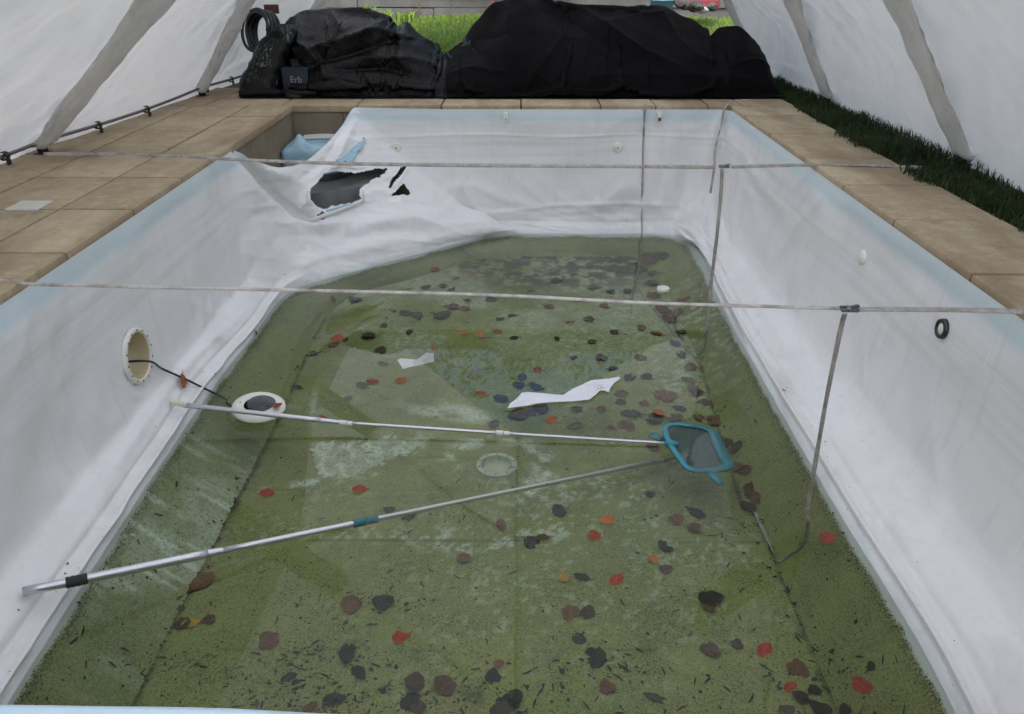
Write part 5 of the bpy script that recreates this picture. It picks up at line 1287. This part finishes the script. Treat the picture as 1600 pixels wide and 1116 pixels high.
def leaf_mat(name, a, b, rough=0.6):
    k = NT(name); v = k.obj(); rn = k.n('ObjectInfo').outputs['Random']
    c = k.mix(rn, a, b); c = k.mix(k.mr(k.noise(v, 3.5, 5, 0.7), 0.45, 0.7, 0, 0.6), c, tuple(x * 0.55 for x in b))
    y_ = k.math('ABSOLUTE', k.sep(v)[1]); c = k.mix(k.mr(y_, 0.02, 0.005, 0, 0.35), c, tuple(min(1, x * 1.7) for x in a))
    return k.set(c, rough, 0.0, k.bump(k.noise(v, 9, 4), 0.03, 0.4), 0.35)
LMAT = {'R': leaf_mat('red_leaf', (0.29, 0.050, 0.019), (0.14, 0.022, 0.013), 0.4), 'O': leaf_mat('orange_leaf', (0.42, 0.115, 0.036), (0.27, 0.07, 0.025), 0.45), 'Y': leaf_mat('yellow_leaf', (0.48, 0.30, 0.03), (0.36, 0.22, 0.05)),
        'B': leaf_mat('brown_leaf', (0.175, 0.085, 0.040), (0.085, 0.048, 0.026)), 'D': leaf_mat('dark_leaf', (0.070, 0.046, 0.026), (0.034, 0.026, 0.016)), 'K': leaf_mat('black_green_leaf', (0.030, 0.032, 0.016), (0.018, 0.020, 0.011)), 'T': leaf_mat('tan_leaf', (0.42, 0.36, 0.20), (0.34, 0.26, 0.15))}
LME = {k: [leaf_mesh('leaf_' + k, k, 40 + j) for j in range(3)] for k in ('round', 'oval', 'lobed', 'curled', 'slender')}
WORD = {'R': 'bright red floating', 'O': 'orange floating', 'Y': 'yellow sunken', 'B': 'brown sunken', 'D': 'dark brown sunken', 'K': 'blackish sunken', 'T': 'tan floating'}
LEAVES = '''680 421 R 18;665 450 B 17;692 448 D 16;706 453 D 15;750 432 Y 14;712 436 B 12;555 470 D 24;520 468 B 16;528 529 R 24;521 540 B 18;540 532 D 14;488 554 D 24;596 549 D 20;599 570 B 18;652 494 D 30;634 491 D 22;690 494 D 30;
707 481 D 28;726 483 B 18;616 487 D 10;767 469 D 20;801 494 D 17;781 500 D 15;724 521 Y 20;679 544 R 16;751 521 O 14;756 529 R 17;778 519 B 16;803 529 K 15;582 596 R 20;565 603 D 24;626 595 O 20;464 607 D 20;503 655 R 20;
751 616 R 22;839 578 R 20;816 590 K 24;811 603 K 22;839 607 K 24;830 600 B 12;783 624 D 24;772 664 D 26;808 649 B 34;826 646 B 26;845 641 D 30;861 656 O 20;891 504 R 17;544 623 D 14;576 526 D 26;1026 522 B 22;1003 514 B 18;927 450 B 20;
980 457 D 20;954 457 D 18;1015 406 B 40;1030 404 D 30;1020 428 B 25;1017 444 D 28;1020 464 B 24;1038 485 B 32;1060 491 B 22;944 479 B 20;858 480 B 18;921 500 D 20;1051 503 B 20;1056 538 K 24;1064 555 K 24;940 560 B 22;957 577 K 16;
984 591 K 28;1079 575 B 22;1076 595 B 28;1082 608 B 26;970 617 B 22;970 630 D 18;1007 632 B 20;1039 621 B 36;988 648 D 36;1022 655 D 34;1028 645 O 24;1053 654 B 30;897 667 B 28;979 667 B 28;955 669 B 16;1117 659 B 30;1092 654 B 22;1126 690 B 26;
1150 730 B 30;1135 695 D 24;1169 769 B 38;1182 781 B 26;1169 794 K 26;1015 773 K 18;1088 803 K 34;1056 813 B 26;417 771 R 24;298 976 Y 30;285 976 D 28;326 970 B 24;420 1003 B 40;314 910 B 40;452 1060 D 26;562 765 R 26;608 799 D 22;
638 808 K 32;783 822 B 28;874 800 K 26;830 849 K 28;848 841 D 24;725 874 B 26;880 904 Y 24;891 959 B 34;919 960 D 26;549 946 B 36;599 942 K 36;543 1022 K 44;626 996 R 32;779 1040 B 18;648 1069 D 36;696 1073 B 38;522 1095 K 38;770 1058 K 30;
655 1106 B 26;485 1108 B 24;783 1110 K 40;949 813 O 24;929 837 R 26;1084 826 B 30;1040 855 K 28;1021 873 O 20;1040 890 B 22;910 903 K 28;963 906 R 30;1109 935 K 38;1109 951 B 22;1111 1017 B 34;1151 1008 D 24;1195 1015 R 36;948 1076 B 28;
1026 1093 D 46;1246 1048 B 34;1235 1073 R 26;1294 841 R 34;1346 1072 R 34;1363 1042 K 16;1272 1080 K 24;1290 1075 B 12;930 1030 K 40;905 1000 D 22;560 1052 K 34;640 1100 K 34;800 1094 K 36;1252 1092 D 30;1230 1112 B 30;1070 470 B 24;1045 500 B 26;1066 520 D 20;1088 615 D 26;1100 630 B 20;1062 640 D 24;1020 700 B 22;1150 700 D 26;1165 735 B 28;895 560 B 14;870 530 D 16;925 535 B 18;960 520 D 16;1000 560 B 20;1010 590 D 20;940 640 B 18;900 640 D 20;730 470 B 16;830 455 B 18;870 440 D 20;905 470 B 14;640 520 D 20;600 510 D 14;1282 1111 K 40;1321 1112 K 24;208 836 T 12;373 657 T 16;280 595 O 26;433 634 R 16;397 521 B 9;1223 613 R 7'''
LM_ = [('floor drain', 776, 728), ('long white plastic strip', 880, 615), ('small grey plastic scrap', 650, 566), ('pool lamp', 404, 636), ('blue skimmer net', 1090, 700), ('teal pole coupling', 571, 832), ('floating white cap', 1036, 453),
       ('nearer strap tail', 1240, 868), ('farther strap tail', 1088, 560), ('black pole grip', 120, 917), ('near rim', 640, 1116), ('far water edge', 800, 372), ('left floor edge', 480, 560), ('near right corner', 1400, 1116)]
ORD = ['nearest', 'second nearest', 'third nearest', 'fourth nearest', 'fifth nearest', 'sixth nearest', 'seventh nearest']
def sector(dx, dy):
    dy *= 1.5
    if abs(dx) > abs(dy): return 'to its right' if dx > 0 else 'to its left'
    return 'beyond it' if dy < 0 else 'on its near side'
items = []
for s_ in LEAVES.replace('\n', '').split(';'):
    a, b, c, w_ = s_.split(); items.append([float(a), float(b), c, float(w_)])
keys = {}
for it in items:
    L = min(LM_, key=lambda q: math.hypot(q[1] - it[0], 1.5 * (q[2] - it[1]))); dd = math.hypot(L[1] - it[0], 1.5 * (L[2] - it[1]))
    kk_ = (it[2], L[0], sector(it[0] - L[1], it[1] - L[2])); keys.setdefault(kk_, []).append((dd, id(it))); it.append(kk_)
SPECIAL = {(280, 595): 'orange brown leaf caught on the lamp cable', (433, 634): 'red leaf stuck to the rim of the pool lamp', (397, 521): 'tiny brown curled leaf on the liner fold above the left water edge', (1223, 613): 'tiny red leaf on the white liner foot of the right wall',
           (208, 836): 'tan leaf at the left water edge above the thick pole', (373, 657): 'tan leaf floating just below the pool lamp', (1026, 1093): 'long pointed dark brown leaf sunk at the bottom of the picture'}
ref_h = {}
for j, (px, py, c, w_, kk_) in enumerate(items):
    r = random.Random(j * 13 + 5)
    float_ = c in 'ROT' or (px, py) in ((848, 841), (778, 519))
    kind = 'slender' if (px, py) == (1026, 1093) else r.choice(['round', 'round', 'oval', 'lobed'] if c in 'BDK' else ['round', 'oval', 'lobed', 'curled'])
    if (px, py) in ((848, 841),): kind = 'curled'
    o = bpy.data.objects.new('leaf', r.choice(LME[kind]) if True else None)
    if (px, py) in ((280, 595), (433, 634), (397, 521), (1223, 613)):
        p, n = cast(px, py, 0.012)
        if px == 433: p = at_z(433, 634, LP[2] + 0.012); n = np.array([0, 0, 1.0])
        if px == 280: p, n = cast(280, 596, 0.020)
    elif float_: p, n = at_z(px, py, WZ + 0.003), np.array([0, 0, 1.0])
    else: p, n = cast(px, py, 0.005)
    if p[2] > WZ + 0.2 and (px, py) not in SPECIAL: print('LEAF HIGH', px, py, p)
    dist = np.dot(p - CAMP, RM @ np.array([0, 0, -1.0]))
    s = w_ * dist / FOC * (0.96 if kind != 'slender' else 1.0)
    COL.objects.link(o)
    o.location = p; o.scale = (s, s, s)
    q_ = Vector(n).to_track_quat('Z', 'Y') @ Euler((r.gauss(0, 0.10), r.gauss(0, 0.10), r.uniform(0, 6.283) if kind not in ('slender',) else 2.8)).to_quaternion()
    o.rotation_mode = 'QUATERNION'; o.rotation_quaternion = q_
    o.data = o.data if (o.data.name, c) not in ref_h else ref_h[(o.data.name, c)]
    if not o.data.get('col'):
        m_ = o.data.copy(); m_.materials.clear(); m_.materials.append(LMAT[c]); m_['col'] = c; ref_h[(o.data.name, c)] = m_; o.data = m_
    grp = sorted(keys[kk_]); pos_ = [i for i, g_ in enumerate(grp) if g_[1] == id(items[j])][0]
    lab = SPECIAL.get((px, py)) or (WORD[c].replace('sunken', 'floating') if float_ else WORD[c]) + ' leaf ' + (ORD[min(pos_, 6)] + ' the ' if len(grp) > 1 else 'by the ') + kk_[1] + ', ' + kk_[2]
    tag(o, lab, 'leaf', 'fallen leaves in the pool')
# thin dark slivers of leaf on the floor and slopes
SM = [leaf_mesh('leaf_sliver_' + 'abc'[j], 'slender', 60 + j) for j in range(3)]
for j, m_ in enumerate(SM):
    v_ = np.array([v.co for v in m_.vertices]); v_[:, 1] = v_[:, 1] * 0.55 + 0.25 * (j - 1) * (v_[:, 0] ** 2 - 0.1)
    m_.vertices.foreach_set('co', v_.ravel()); m_.materials.append(LMAT['K'] if j < 2 else LMAT['D'])
    m_.update()
RS = random.Random(99); cnt = 0
DRIFTS = [(545, 1030, 60, 22), (500, 1085, 70, 28), (640, 1090, 60, 20), (800, 1095, 70, 24), (930, 1040, 45, 20), (450, 1050, 40, 25), (1270, 1050, 60, 30), (1100, 660, 60, 30), (650, 495, 60, 14), (560, 945, 60, 20), (1150, 830, 40, 20)]
while cnt < 235:
    px, py = RS.uniform(60, 1440), 1116 - 640 * RS.random() ** 1.3
    if cnt % 5 < 2: D_ = RS.choice(DRIFTS); px, py = RS.gauss(D_[0], D_[2]), min(1114, RS.gauss(D_[1], D_[3]))
    p, n = cast(px, py, 0.003)
    if p[2] > WZ - 0.05: continue
    near = any(math.hypot(px - it[0], py - it[1]) < it[3] * 0.7 for it in items)
    if near: continue
    o = bpy.data.objects.new('leaf_sliver', SM[RS.randrange(3)]); COL.objects.link(o)
    s = RS.uniform(0.022, 0.055) * (1.0 if py > 650 else 0.8); o.location = p; o.scale = (s, s, s)
    o.rotation_mode = 'QUATERNION'; o.rotation_quaternion = Vector(n).to_track_quat('Z', 'Y') @ Euler((RS.gauss(0, .15), RS.gauss(0, .15), RS.uniform(0, 6.283))).to_quaternion()
    L = min(LM_, key=lambda q: math.hypot(q[1] - px, 1.5 * (q[2] - py)))
    tag(o, 'thin dark leaf sliver sunk near the ' + L[0] + ', ' + sector(px - L[1], py - L[2]), 'leaf sliver', 'leaf slivers on the pool bottom'); cnt += 1
# crumbs of rotted leaf: floor, foot of the slopes, water edge, white foot of the walls
dr_ = np.random.default_rng(77); DV, DF, dn = [], [], 0
def crumb(p, n, s):
    global dn
    n = np.array(n); a = np.cross(n, [0.3, 1, 0.2]); a /= np.linalg.norm(a); b = np.cross(n, a)
    t0 = dr_.uniform(0, 6.28); m = dr_.integers(4, 7); el = dr_.uniform(0.25, 1.0)
    for k in range(m):
        t = 2 * np.pi * k / m; rr = s * dr_.uniform(0.5, 1.1); u, v = rr * np.cos(t), rr * el * np.sin(t)
        DV.append(p + a * (u * np.cos(t0) - v * np.sin(t0)) + b * (u * np.sin(t0) + v * np.cos(t0)) + n * (0.0015 + 0.3 * s * dr_.random()))
    DF.append(list(range(dn, dn + m))); dn += m
tot = 0
while tot < 2600:
    px, py = dr_.uniform(30, 1480), 1116 - 700 * dr_.random() ** 1.15
    if vnoise(px / 70, py / 45, 0, 88) + 0.5 * vnoise(px / 25, py / 18, 0, 89) < dr_.uniform(-0.8, 0.7): continue
    p, n = cast(px, py)
    if p[2] > WZ - 0.03: continue
    crumb(p, n, dr_.gamma(2.0, 0.0016) + 0.001); tot += 1
for k in range(1500):                                           # drifts of rotting bits
    D_ = DRIFTS[dr_.integers(0, len(DRIFTS))]; px, py = dr_.normal(D_[0], D_[2] * 0.7), min(1114, dr_.normal(D_[1], D_[3] * 0.7))
    if vnoise(px / 14, py / 10, 0, 87) < -0.05: continue
    p, n = cast(px, py); crumb(p, n, dr_.gamma(2.2, 0.0024) + 0.0012)
for L, n_ in ((FLp, 260), (FRp, 240)):
    for k in range(n_):
        j = dr_.integers(0, len(L) - 1); t = dr_.random(); px = L[j][0] + (L[j + 1][0] - L[j][0]) * t + dr_.normal(0, 3); py = L[j][1] + (L[j + 1][1] - L[j][1]) * t
        p, n = cast(px, py); crumb(p, n, dr_.gamma(2.0, 0.0025) + 0.001)
for k in range(420):                                            # silt line along the water edges
    left = dr_.random() < 0.5; y_ = 1.2 + 4.0 * dr_.random() ** 1.2
    xw = along(WL if left else WR, y_) + (1 if left else -1) * abs(dr_.normal(0.035, 0.025))
    pp = to_px(np.array([xw, y_, WZ - 0.03])); p, n = cast(pp[0], pp[1])
    if p[2] < WZ - 0.012: crumb(p, n, dr_.gamma(2.0, 0.0014) + 0.001)
for k in range(240):
    left = dr_.random() < 0.4; y_ = 1.2 + 4.8 * dr_.random()
    xw = along(WL if left else WR, y_) + (-1 if left else 1) * abs(dr_.normal(0.03, 0.05))
    pp = to_px(np.array([xw, y_, WZ + 0.05])); p, n = cast(pp[0], pp[1])
    if p[2] > WZ + 0.003: crumb(p, n, dr_.gamma(1.6, 0.0012) + 0.0008)
tag(mesh_obj('leaf_crumbs', np.array(DV), DF, plain('rotted_leaf', (0.030, 0.026, 0.014), 0.8, 0, 0.5, 50), None, False), 'dark crumbs of rotted leaf strewn over the pool bottom', kind='stuff')
